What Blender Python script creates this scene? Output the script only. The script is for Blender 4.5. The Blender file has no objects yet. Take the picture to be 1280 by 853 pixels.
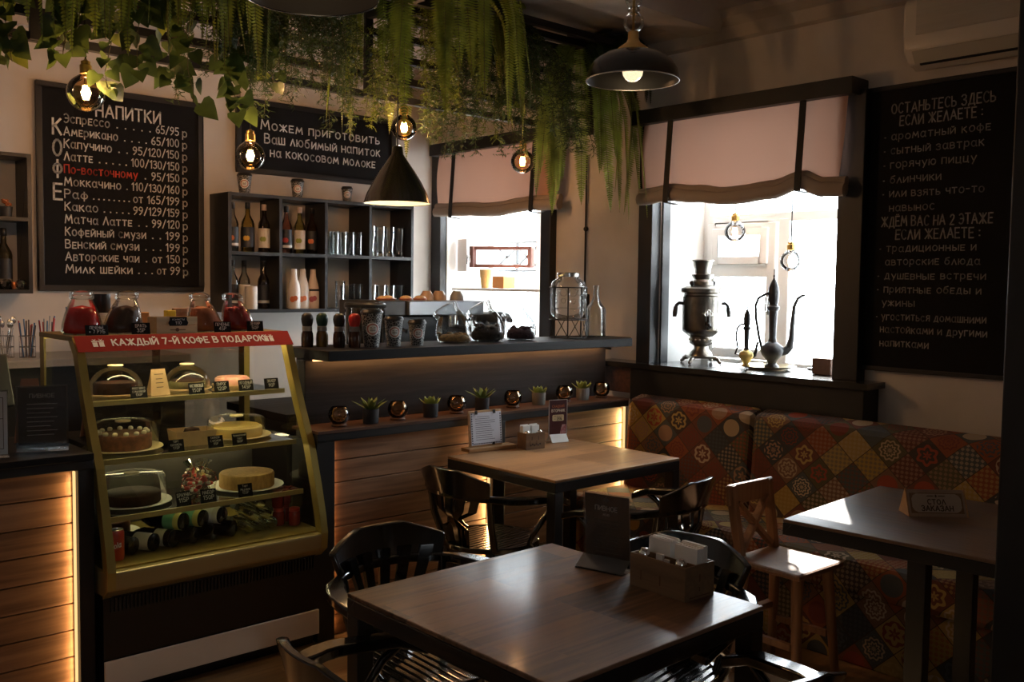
import bpy, bmesh, math, random
from mathutils import Vector, Matrix
random.seed(7)
S = bpy.context.scene
COL = S.collection
PI = math.pi
R = math.radians

# ---------------------------------------------------------------- camera, world, sun, exposure
YAW, PITCH, ROLL, FPX = R(42.402), R(-3.376), R(0.745), 1184.8
fw = Vector((math.sin(YAW)*math.cos(PITCH), math.cos(YAW)*math.cos(PITCH), math.sin(PITCH)))
r0 = Vector((math.cos(YAW), -math.sin(YAW), 0)); u0 = r0.cross(fw)
rt = math.cos(ROLL)*r0 + math.sin(ROLL)*u0
up = -math.sin(ROLL)*r0 + math.cos(ROLL)*u0
cd = bpy.data.cameras.new('camera'); cam = bpy.data.objects.new('camera', cd); COL.objects.link(cam)
cam.matrix_world = Matrix(((rt.x, up.x, -fw.x, 0), (rt.y, up.y, -fw.y, 0), (rt.z, up.z, -fw.z, 1.55), (0, 0, 0, 1)))
cd.sensor_width = 36; cd.lens = FPX/1280*36; cd.clip_start = .05
S.camera = cam
S.view_settings.view_transform = 'Standard'; S.view_settings.look = 'None'
S.view_settings.exposure = 0.25; S.view_settings.gamma = 1.0
S.view_settings.use_curve_mapping = False
S.cycles.transparent_max_bounces = 32
W = bpy.data.worlds.new('sky'); S.world = W; W.use_nodes = True
W.node_tree.nodes['Background'].inputs[0].default_value = (.87, .94, 1, 1)
W.node_tree.nodes['Background'].inputs[1].default_value = 17.0
sd = bpy.data.lights.new('sun', 'SUN'); sun = bpy.data.objects.new('sun', sd); COL.objects.link(sun)
sd.energy = 55; sd.angle = R(.6); sd.color = (1, .96, .9)
sun.rotation_euler = Vector((-1, -.62, -.92)).to_track_quat('-Z', 'Y').to_euler()
def portal(y0, y1, z0, z1, loc=None, rot=None):
    d = bpy.data.lights.new('window_daylight', 'AREA'); d.shape = 'RECTANGLE'; d.size = z1-z0; d.size_y = y1-y0
    d.cycles.is_portal = True
    o = bpy.data.objects.new('window_daylight', d); COL.objects.link(o)
    o.location = loc or (4.84, (y0+y1)/2, (z0+z1)/2); o.rotation_euler = rot or (0, PI/2, 0)
portal(4.42, 5.52, 1.0, 2.5); portal(2.34, 3.52, 1.05, 2.5)
portal(-1.35, -.95, 1.2, 2.0, (-1.15, -3.22, 1.6), (PI/2, 0, 0))  # sky portal of the added fill window behind the camera

# ---------------------------------------------------------------- materials
MATS = {}
def new_mat(n):
    m = bpy.data.materials.new(n); m.use_nodes = True; nt = m.node_tree
    return m, nt, nt.nodes['Principled BSDF']
def inp(b, k, v):
    if k in b.inputs: b.inputs[k].default_value = v
def P(n, col, rough=.5, metal=0, noise=0, nscale=(20, 20, 20), bump=0, coat=0, emit=None, es=0, col2=None, spec=None, trans=0, alpha=1, det=4):
    if n in MATS: return MATS[n]
    m, nt, b = new_mat(n); MATS[n] = m
    inp(b, 'Base Color', (*col, 1)); inp(b, 'Roughness', rough); inp(b, 'Metallic', metal)
    inp(b, 'Coat Weight', coat); inp(b, 'Coat Roughness', .15); inp(b, 'Alpha', alpha)
    if spec is not None: inp(b, 'Specular IOR Level', spec)
    if emit: inp(b, 'Emission Color', (*emit, 1)); inp(b, 'Emission Strength', es)
    if noise or bump or col2:
        tc = nt.nodes.new('ShaderNodeTexCoord'); mp = nt.nodes.new('ShaderNodeMapping'); nz = nt.nodes.new('ShaderNodeTexNoise')
        mp.inputs['Scale'].default_value = nscale; nz.inputs['Scale'].default_value = 1; nz.inputs['Detail'].default_value = det
        nt.links.new(tc.outputs['Object'], mp.inputs[0]); nt.links.new(mp.outputs[0], nz.inputs['Vector'])
        if noise or col2:
            rp = nt.nodes.new('ShaderNodeValToRGB')
            c2 = col2 or tuple(c*(1-noise) for c in col)
            rp.color_ramp.elements[0].position = .3; rp.color_ramp.elements[1].position = .7
            rp.color_ramp.elements[0].color = (*c2, 1); rp.color_ramp.elements[1].color = (*col, 1)
            nt.links.new(nz.outputs['Fac'], rp.inputs[0]); nt.links.new(rp.outputs[0], b.inputs['Base Color'])
        if bump:
            bp = nt.nodes.new('ShaderNodeBump'); bp.inputs['Strength'].default_value = bump; bp.inputs['Distance'].default_value = .01
            nt.links.new(nz.outputs['Fac'], bp.inputs['Height']); nt.links.new(bp.outputs[0], b.inputs['Normal'])
    return m
def glass(n, tint=(.95, .97, .97), refl=1.0, rough=.02, base=.04):
    if n in MATS: return MATS[n]
    m = bpy.data.materials.new(n); m.use_nodes = True; nt = m.node_tree; nt.nodes.clear(); MATS[n] = m
    o = nt.nodes.new('ShaderNodeOutputMaterial'); mx = nt.nodes.new('ShaderNodeMixShader')
    t = nt.nodes.new('ShaderNodeBsdfTransparent'); g = nt.nodes.new('ShaderNodeBsdfGlossy'); f = nt.nodes.new('ShaderNodeFresnel')
    t.inputs[0].default_value = (*tint, 1); g.inputs[0].default_value = (1, 1, 1, 1); g.inputs['Roughness'].default_value = rough
    f.inputs[0].default_value = 1.45
    ma = nt.nodes.new('ShaderNodeMath'); ma.operation = 'MULTIPLY_ADD'; ma.use_clamp = True
    ma.inputs[1].default_value = refl; ma.inputs[2].default_value = base-.04
    nt.links.new(f.outputs[0], ma.inputs[0]); nt.links.new(ma.outputs[0], mx.inputs[0])
    nt.links.new(t.outputs[0], mx.inputs[1]); nt.links.new(g.outputs[0], mx.inputs[2]); nt.links.new(mx.outputs[0], o.inputs[0])
    return m
def emis(n, col, s):
    if n in MATS: return MATS[n]
    m = bpy.data.materials.new(n); m.use_nodes = True; nt = m.node_tree; nt.nodes.clear(); MATS[n] = m
    o = nt.nodes.new('ShaderNodeOutputMaterial'); e = nt.nodes.new('ShaderNodeEmission')
    e.inputs[0].default_value = (*col, 1); e.inputs[1].default_value = s; nt.links.new(e.outputs[0], o.inputs[0])
    return m
def fabric_translucent(n, col, fac=.5):
    m, nt, b = new_mat(n); MATS[n] = m
    inp(b, 'Base Color', (*col, 1)); inp(b, 'Roughness', .9)
    t = nt.nodes.new('ShaderNodeBsdfTranslucent'); t.inputs[0].default_value = (*col, 1)
    mx = nt.nodes.new('ShaderNodeMixShader'); mx.inputs[0].default_value = fac
    o = nt.nodes['Material Output']
    nt.links.new(b.outputs[0], mx.inputs[1]); nt.links.new(t.outputs[0], mx.inputs[2]); nt.links.new(mx.outputs[0], o.inputs[0])
    return m
def leaf_mat(n, col):
    m, nt, b = new_mat(n); MATS[n] = m
    inp(b, 'Roughness', .45)
    nz = nt.nodes.new('ShaderNodeTexNoise'); nz.inputs['Scale'].default_value = 9
    tc = nt.nodes.new('ShaderNodeTexCoord'); nt.links.new(tc.outputs['Object'], nz.inputs['Vector'])
    rp = nt.nodes.new('ShaderNodeValToRGB'); rp.color_ramp.elements[0].color = (*[c*.45 for c in col], 1); rp.color_ramp.elements[1].color = (*col, 1)
    rp.color_ramp.elements[0].position = .35; rp.color_ramp.elements[1].position = .65
    nt.links.new(nz.outputs['Fac'], rp.inputs[0]); nt.links.new(rp.outputs[0], b.inputs['Base Color'])
    t = nt.nodes.new('ShaderNodeBsdfTranslucent'); nt.links.new(rp.outputs[0], t.inputs[0])
    mx = nt.nodes.new('ShaderNodeMixShader'); mx.inputs[0].default_value = .35; o = nt.nodes['Material Output']
    nt.links.new(b.outputs[0], mx.inputs[1]); nt.links.new(t.outputs[0], mx.inputs[2]); nt.links.new(mx.outputs[0], o.inputs[0])
    return m

class NB:                                   # tiny node-expression helper
    def __init__(s, nt): s.nt = nt
    def m(s, op, a, b=None, c=None):
        n = s.nt.nodes.new('ShaderNodeMath'); n.operation = op
        for i, v in enumerate((a, b, c)):
            if v is None: continue
            if isinstance(v, (int, float)): n.inputs[i].default_value = v
            else: s.nt.links.new(v, n.inputs[i])
        return n.outputs[0]
    def comb(s, x, y, z=0):
        n = s.nt.nodes.new('ShaderNodeCombineXYZ')
        for i, v in enumerate((x, y, z)):
            if isinstance(v, (int, float)): n.inputs[i].default_value = v
            else: s.nt.links.new(v, n.inputs[i])
        return n.outputs[0]
    def white(s, v):
        n = s.nt.nodes.new('ShaderNodeTexWhiteNoise'); n.noise_dimensions = '3D'; s.nt.links.new(v, n.inputs[0]); return n.outputs[0]
    def ramp(s, f, cols):
        n = s.nt.nodes.new('ShaderNodeValToRGB'); cr = n.color_ramp; cr.interpolation = 'CONSTANT'
        while len(cr.elements) < len(cols): cr.elements.new(.5)
        for i, c in enumerate(cols): cr.elements[i].position = i/len(cols); cr.elements[i].color = (*c, 1)
        s.nt.links.new(f, n.inputs[0]); return n.outputs[0]
    def mix(s, f, a, b):
        n = s.nt.nodes.new('ShaderNodeMix'); n.data_type = 'RGBA'
        s.nt.links.new(f, n.inputs[0]) if not isinstance(f, (int, float)) else setattr(n.inputs[0], 'default_value', f)
        for i, v in ((6, a), (7, b)):
            if isinstance(v, tuple): n.inputs[i].default_value = (*v, 1)
            else: s.nt.links.new(v, n.inputs[i])
        return n.outputs[2]
def patchwork():
    m, nt, b = new_mat('patchwork_fabric'); nb = NB(nt)
    tc = nt.nodes.new('ShaderNodeTexCoord'); sp = nt.nodes.new('ShaderNodeSeparateXYZ'); nt.links.new(tc.outputs['Object'], sp.inputs[0])
    h = nb.m('ADD', sp.outputs[2], sp.outputs[0])                    # runs up the back and out along the seat
    k = .7071/.118
    p = nb.m('MULTIPLY', nb.m('ADD', sp.outputs[1], h), k); q = nb.m('MULTIPLY', nb.m('SUBTRACT', h, sp.outputs[1]), k)
    fi, fj = nb.m('FLOOR', p), nb.m('FLOOR', q)
    u = nb.m('SUBTRACT', nb.m('SUBTRACT', p, fi), .5); v = nb.m('SUBTRACT', nb.m('SUBTRACT', q, fj), .5)
    r1 = nb.white(nb.comb(fi, fj, 1.5)); r2 = nb.white(nb.comb(fi, fj, 7.5)); r3 = nb.white(nb.comb(fi, fj, 13.5)); r4 = nb.white(nb.comb(fi, fj, 23.5))
    pal = [(.11, .035, .022), (.30, .20, .05), (.035, .04, .045), (.21, .06, .022), (.08, .07, .035), (.30, .21, .07), (.13, .045, .03), (.05, .035, .03), (.16, .085, .05), (.06, .07, .07)]
    pal2 = [(.34, .26, .17), (.27, .05, .025), (.36, .26, .09), (.06, .07, .08), (.28, .17, .11), (.15, .035, .022), (.40, .32, .23)]
    c1, c2 = nb.ramp(r1, pal), nb.ramp(r2, pal2)
    rr = nb.m('SQRT', nb.m('ADD', nb.m('MULTIPLY', u, u), nb.m('MULTIPLY', v, v)))
    an = nb.m('ARCTAN2', u, v)
    n8 = nb.m('ADD', 6, nb.m('MULTIPLY', nb.m('FLOOR', nb.m('MULTIPLY', r4, 3)), 2))
    pet = nb.m('SINE', nb.m('MULTIPLY', an, n8))
    ring = nb.m('SINE', nb.m('ADD', nb.m('MULTIPLY', rr, nb.m('ADD', 18, nb.m('MULTIPLY', r4, 26))), nb.m('MULTIPLY', pet, 1.3)))
    pat_a = nb.m('MULTIPLY', nb.m('GREATER_THAN', ring, .15), nb.m('LESS_THAN', rr, .44))
    disc = nb.m('LESS_THAN', rr, .40)
    lat = nb.m('GREATER_THAN', nb.m('MULTIPLY', nb.m('SINE', nb.m('MULTIPLY', u, 25)), nb.m('SINE', nb.m('MULTIPLY', v, 25))), .1)
    sel = nb.m('LESS_THAN', r3, .5); sel2 = nb.m('GREATER_THAN', r3, .82)
    pat = nb.m('ADD', nb.m('MULTIPLY', sel, pat_a), nb.m('MULTIPLY', nb.m('SUBTRACT', 1, sel), nb.m('ADD', nb.m('MULTIPLY', sel2, disc), nb.m('MULTIPLY', nb.m('SUBTRACT', 1, sel2), nb.m('MULTIPLY', lat, .5)))))
    col = nb.mix(pat, c1, c2)
    mxx = nb.m('MAXIMUM', nb.m('ABSOLUTE', u), nb.m('ABSOLUTE', v))
    col = nb.mix(nb.m('GREATER_THAN', mxx, .485), col, (.05, .03, .02))
    nt.links.new(col, b.inputs['Base Color']); inp(b, 'Roughness', .85)
    MATS['patchwork'] = m
patchwork()
def wood(n, c1, c2, axis='x', plank=None, rough=.4, coat=0, grain=1.0, spec=.5):
    """streaky wood along an axis; plank=(len,width) lays staves with their own tone"""
    m, nt, b = new_mat(n); nb = NB(nt); MATS[n] = m
    tc = nt.nodes.new('ShaderNodeTexCoord'); mp = nt.nodes.new('ShaderNodeMapping'); nt.links.new(tc.outputs['Object'], mp.inputs[0])
    sc = {'x': (2.5, 45, 45), 'y': (45, 2.5, 45), 'z': (45, 45, 2.5)}[axis]; mp.inputs['Scale'].default_value = sc
    vec = mp.outputs[0]; tone = None
    if plank:
        sp = nt.nodes.new('ShaderNodeSeparateXYZ'); nt.links.new(tc.outputs['Object'], sp.inputs[0])
        a, c = (sp.outputs[0], sp.outputs[1]) if axis == 'x' else (sp.outputs[1], sp.outputs[0])
        row = nb.m('FLOOR', nb.m('DIVIDE', c, plank[1]))
        cc = nb.m('FLOOR', nb.m('ADD', nb.m('DIVIDE', a, plank[0]), nb.m('MULTIPLY', nb.white(nb.comb(row, 3.3)), 5)))
        tone = nb.white(nb.comb(row, cc, 2.2))
        ad = nt.nodes.new('ShaderNodeVectorMath'); ad.operation = 'ADD'; nt.links.new(vec, ad.inputs[0])
        nt.links.new(nb.comb(nb.m('MULTIPLY', tone, 30), nb.m('MULTIPLY', tone, 50)), ad.inputs[1]); vec = ad.outputs[0]
    nz = nt.nodes.new('ShaderNodeTexNoise'); nz.inputs['Scale'].default_value = 1; nz.inputs['Detail'].default_value = 6; nz.inputs['Distortion'].default_value = .6
    nt.links.new(vec, nz.inputs['Vector'])
    f = nz.outputs['Fac']
    if tone is not None: f = nb.m('ADD', nb.m('MULTIPLY', f, .70), nb.m('MULTIPLY', tone, .36))
    rp = nt.nodes.new('ShaderNodeValToRGB'); rp.color_ramp.elements[0].position = .32; rp.color_ramp.elements[1].position = .68
    rp.color_ramp.elements[0].color = (*c2, 1); rp.color_ramp.elements[1].color = (*c1, 1)
    nt.links.new(f, rp.inputs[0]); nt.links.new(rp.outputs[0], b.inputs['Base Color'])
    nt.links.new(nb.m('ADD', rough-.1, nb.m('MULTIPLY', f, .25)), b.inputs['Roughness']); inp(b, 'Coat Weight', coat); inp(b, 'Coat Roughness', .13); inp(b, 'Specular IOR Level', spec)
    bp = nt.nodes.new('ShaderNodeBump'); bp.inputs['Strength'].default_value = min(1, .14*grain); bp.inputs['Distance'].default_value = .005
    nt.links.new(f, bp.inputs['Height']); nt.links.new(bp.outputs[0], b.inputs['Normal'])
    return m

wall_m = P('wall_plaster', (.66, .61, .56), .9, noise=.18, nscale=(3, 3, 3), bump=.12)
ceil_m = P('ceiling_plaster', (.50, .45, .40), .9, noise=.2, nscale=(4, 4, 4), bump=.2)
white_m = P('white_paint', (.90, .90, .88), .5, noise=.05, nscale=(6, 6, 6))
black_m = P('black_paint', (.012, .012, .013), .45, noise=.3, nscale=(8, 8, 8), bump=.05)
blackwood = wood('black_stained_wood', (.018, .016, .016), (.008, .007, .007), 'y', rough=.38)
blackwood_x = wood('black_stained_wood_long', (.013, .011, .011), (.007, .006, .006), 'x', rough=.5, spec=.15)
lacquer = P('black_lacquer', (.006, .006, .006), .14, coat=.5)
chalk_m = P('chalkboard', (.009, .009, .010), .75, noise=.35, nscale=(5, 5, 5), spec=.15)
chalk_w = P('chalk_white', (.80, .78, .74), .9, noise=.35, nscale=(90, 90, 90))
chalk_d = P('chalk_faded', (.40, .39, .37), .9, noise=.55, nscale=(60, 60, 60))
chalk_r = P('chalk_red', (.62, .07, .04), .9)
plank_m = wood('orange_plank', (.30, .145, .07), (.155, .07, .032), 'x', rough=.5)
slate_m = wood('dark_bar_wood', (.022, .020, .020), (.010, .009, .010), 'x', rough=.55, spec=.2)
ledge_m = wood('brown_ledge_wood', (.11, .05, .028), (.05, .024, .014), 'x', rough=.4)
floor_m = wood('floor_boards', (.44, .27, .13), (.26, .15, .07), 'x', plank=(1.1, .16), rough=.45)
table_d = wood('dark_oak', (.24, .135, .08), (.045, .025, .016), 'x', plank=(.34, .12), rough=.45, grain=3.0, spec=.2, coat=.4)
table_l = wood('mid_oak', (.44, .25, .115), (.24, .12, .052), 'x', plank=(.5, .14), rough=.42, grain=2)
table_r = wood('brown_oak', (.16, .10, .065), (.075, .045, .03), 'y', plank=(.45, .12), rough=.38, grain=2)
lightwood = wood('light_wood', (.50, .30, .14), (.36, .20, .085), 'x', rough=.5)
stoolwood = wood('beech_wood', (.33, .17, .085), (.22, .105, .05), 'z', rough=.4)
plywood = wood('plywood', (.22, .13, .065), (.14, .08, .04), 'x', rough=.55)
iron_m = P('black_iron', (.010, .010, .011), .5)
gold_m = P('satin_gold', (.36, .27, .07), .36, metal=.6)
brass_m = P('brass', (.55, .36, .12), .28, metal=1)
steel_m = P('steel', (.62, .62, .62), .25, metal=1)
chrome_m = P('chrome', (.8, .8, .8), .12, metal=1)
pewter_m = P('pewter', (.30, .28, .25), .3, metal=1, noise=.4, nscale=(14, 14, 14))
dpewter_m = P('dark_pewter', (.045, .045, .048), .42, metal=.7, noise=.4, nscale=(30, 30, 30))
plastic_b = P('black_plastic', (.012, .012, .013), .3)
plastic_g = P('grey_plastic', (.05, .05, .052), .5)
paper_m = P('white_paper', (.82, .81, .78), .8)
cream_m = P('cream', (.75, .62, .38), .7)
kraft_m = P('kraft_card', (.50, .33, .16), .8, noise=.15, nscale=(40, 40, 40))
rubber_m = P('cord_black', (.012, .011, .011), .7)
clear = glass('clear_glass', refl=.6); clear_s = glass('jar_glass', (.92, .94, .94), .8, .04, .05)
pane_m = glass('window_pane', (.98, .99, .99), .8)
acrylic = glass('acrylic', (.80, .83, .85), 1.3, .06, .08)
smoke = glass('smoked_bulb_glass', (.88, .70, .50), 1.1, .02, .05)
amber = glass('amber_mirror_glass', (.93, .78, .60), 1.1, .02, .06)
fil_m = emis('filament', (1, .55, .2), 60)
led_m = emis('led_warm', (1, .60, .24), 1.1)
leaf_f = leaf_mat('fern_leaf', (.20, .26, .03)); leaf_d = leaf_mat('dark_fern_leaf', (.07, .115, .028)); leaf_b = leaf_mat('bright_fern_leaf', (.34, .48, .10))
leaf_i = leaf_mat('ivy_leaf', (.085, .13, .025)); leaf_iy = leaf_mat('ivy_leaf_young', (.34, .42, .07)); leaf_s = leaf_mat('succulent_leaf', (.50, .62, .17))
stem_m = P('stem', (.10, .08, .03), .7)
soil_m = P('soil', (.03, .02, .014), .95)

# ---------------------------------------------------------------- mesh builder
class MB:
    def __init__(s): s.v = []; s.f = []; s.mi = []; s.cur = 0
    def add(s, vs, fs, M=None):
        n = len(s.v)
        s.v += [tuple(M @ Vector(p)) if M is not None else tuple(p) for p in vs]
        s.f += [tuple(i+n for i in f) for f in fs]; s.mi += [s.cur]*len(fs); return s
    def box(s, x0, x1, y0, y1, z0, z1, M=None):
        vs = [(x, y, z) for x in (x0, x1) for y in (y0, y1) for z in (z0, z1)]
        return s.add(vs, [(0, 1, 3, 2), (4, 6, 7, 5), (0, 4, 5, 1), (2, 3, 7, 6), (0, 2, 6, 4), (1, 5, 7, 3)], M)
    def bar(s, a, b, w, h, upv=(0, 0, 1)):
        """box beam from a to b, w across, h along upv"""
        a, b = Vector(a), Vector(b); d = (b-a); L = d.length; d.normalize()
        x = d.cross(Vector(upv)); x = x.normalized() if x.length > 1e-5 else Vector((1, 0, 0)); y = x.cross(d)
        M = Matrix(((x.x, d.x, y.x, a.x), (x.y, d.y, y.y, a.y), (x.z, d.z, y.z, a.z), (0, 0, 0, 1)))
        return s.box(-w/2, w/2, 0, L, -h/2, h/2, M)
    def lathe(s, prof, n=24, M=None, cap=True):
        vs = []; fs = []; k = len(prof)
        for i in range(n):
            a = 2*PI*i/n
            vs += [(r*math.cos(a), r*math.sin(a), z) for r, z in prof]
        for i in range(n):
            j = (i+1) % n
            fs += [(i*k+t, j*k+t, j*k+t+1, i*k+t+1) for t in range(k-1)]
        if cap:
            if prof[0][0] > 1e-4: fs.append(tuple(i*k for i in reversed(range(n))))
            if prof[-1][0] > 1e-4: fs.append(tuple(i*k+k-1 for i in range(n)))
        return s.add(vs, fs, M)
    def tube(s, pts, r, n=8, M=None, sx=1.0):
        pts = [Vector(p) for p in pts]; rs = r if isinstance(r, (list, tuple)) else [r]*len(pts)
        vs = []; fs = []; prev = None
        for i, p in enumerate(pts):
            d = (pts[min(i+1, len(pts)-1)]-pts[max(i-1, 0)]).normalized()
            if prev is None:
                x = d.cross(Vector((0, 0, 1)))
                if x.length < 1e-3: x = Vector((1, 0, 0))
            else: x = prev - d*prev.dot(d)
            x.normalize(); y = d.cross(x); prev = x
            vs += [tuple(p+rs[i]*(x*math.cos(2*PI*k/n)*sx+y*math.sin(2*PI*k/n))) for k in range(n)]
        for i in range(len(pts)-1):
            fs += [(i*n+k, i*n+(k+1) % n, (i+1)*n+(k+1) % n, (i+1)*n+k) for k in range(n)]
        fs += [tuple(reversed(range(n))), tuple((len(pts)-1)*n+k for k in range(n))]
        return s.add(vs, fs, M)
    def prism(s, poly, z0, z1, M=None):
        n = len(poly); vs = [(x, y, z0) for x, y in poly]+[(x, y, z1) for x, y in poly]
        return s.add(vs, [tuple(reversed(range(n))), tuple(range(n, 2*n))]+[(i, (i+1) % n, n+(i+1) % n, n+i) for i in range(n)], M)
    def sphere(s, c, r, n=16, sq=(1, 1, 1)):
        k = max(6, n//2); prof = [(max(1e-5, math.sin(PI*i/k)), -math.cos(PI*i/k)) for i in range(k+1)]
        M = Matrix.Translation(Vector(c)) @ Matrix.Diagonal((r*sq[0], r*sq[1], r*sq[2], 1))
        return s.lathe(prof, n, M, False)
    def build(s, name, mat, parent=None, loc=None, smooth=None, bevel=0, recalc=True, rot=None, solid=0):
        me = bpy.data.meshes.new(name); me.from_pydata(s.v, [], s.f)
        ms = mat if isinstance(mat, (list, tuple)) else [mat]
        for m in ms: me.materials.append(m)
        if len(ms) > 1: me.polygons.foreach_set('material_index', s.mi)
        if recalc:
            bm = bmesh.new(); bm.from_mesh(me); bmesh.ops.remove_doubles(bm, verts=bm.verts, dist=1e-6)
            bmesh.ops.recalc_face_normals(bm, faces=bm.faces); bm.to_mesh(me); bm.free()
        if smooth:
            me.polygons.foreach_set('use_smooth', [True]*len(me.polygons)); me.set_sharp_from_angle(angle=R(smooth))
        me.update()
        o = bpy.data.objects.new(name, me); COL.objects.link(o)
        if parent is not None: o.parent = parent
        if loc: o.location = loc
        if rot: o.rotation_euler = rot
        if solid:
            md = o.modifiers.new('solid', 'SOLIDIFY'); md.thickness = solid; md.offset = 0
        if bevel:
            md = o.modifiers.new('bevel', 'BEVEL'); md.width = bevel; md.segments = 2; md.limit_method = 'ANGLE'
        return o
def T(x, y, z, rz=0, rx=0, ry=0):
    return Matrix.Translation((x, y, z)) @ Matrix.Rotation(rz, 4, 'Z') @ Matrix.Rotation(ry, 4, 'Y') @ Matrix.Rotation(rx, 4, 'X')
def tag(o, label, cat, group=None):
    o['label'] = label; o['category'] = cat
    if group: o['group'] = group
    return o
def thing(name, label, cat, loc=(0, 0, 0), rz=0, group=None):
    o = bpy.data.objects.new(name, None); COL.objects.link(o); o.empty_display_size = .05
    o.location = loc; o.rotation_euler = (0, 0, rz); return tag(o, label, cat, group)
def struct(o, nm=None): o['kind'] = 'structure'; return o
def dup(src, loc, rz=0, label=None, group=None):
    c = src.copy(); COL.objects.link(c); c.location = loc; c.rotation_euler = (0, 0, rz)
    if label: c['label'] = label
    if group: c['group'] = group
    for ch in src.children:
        d = ch.copy(); COL.objects.link(d); d.parent = c
        for g in ch.children:
            e = g.copy(); COL.objects.link(e); e.parent = d
    return c
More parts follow.
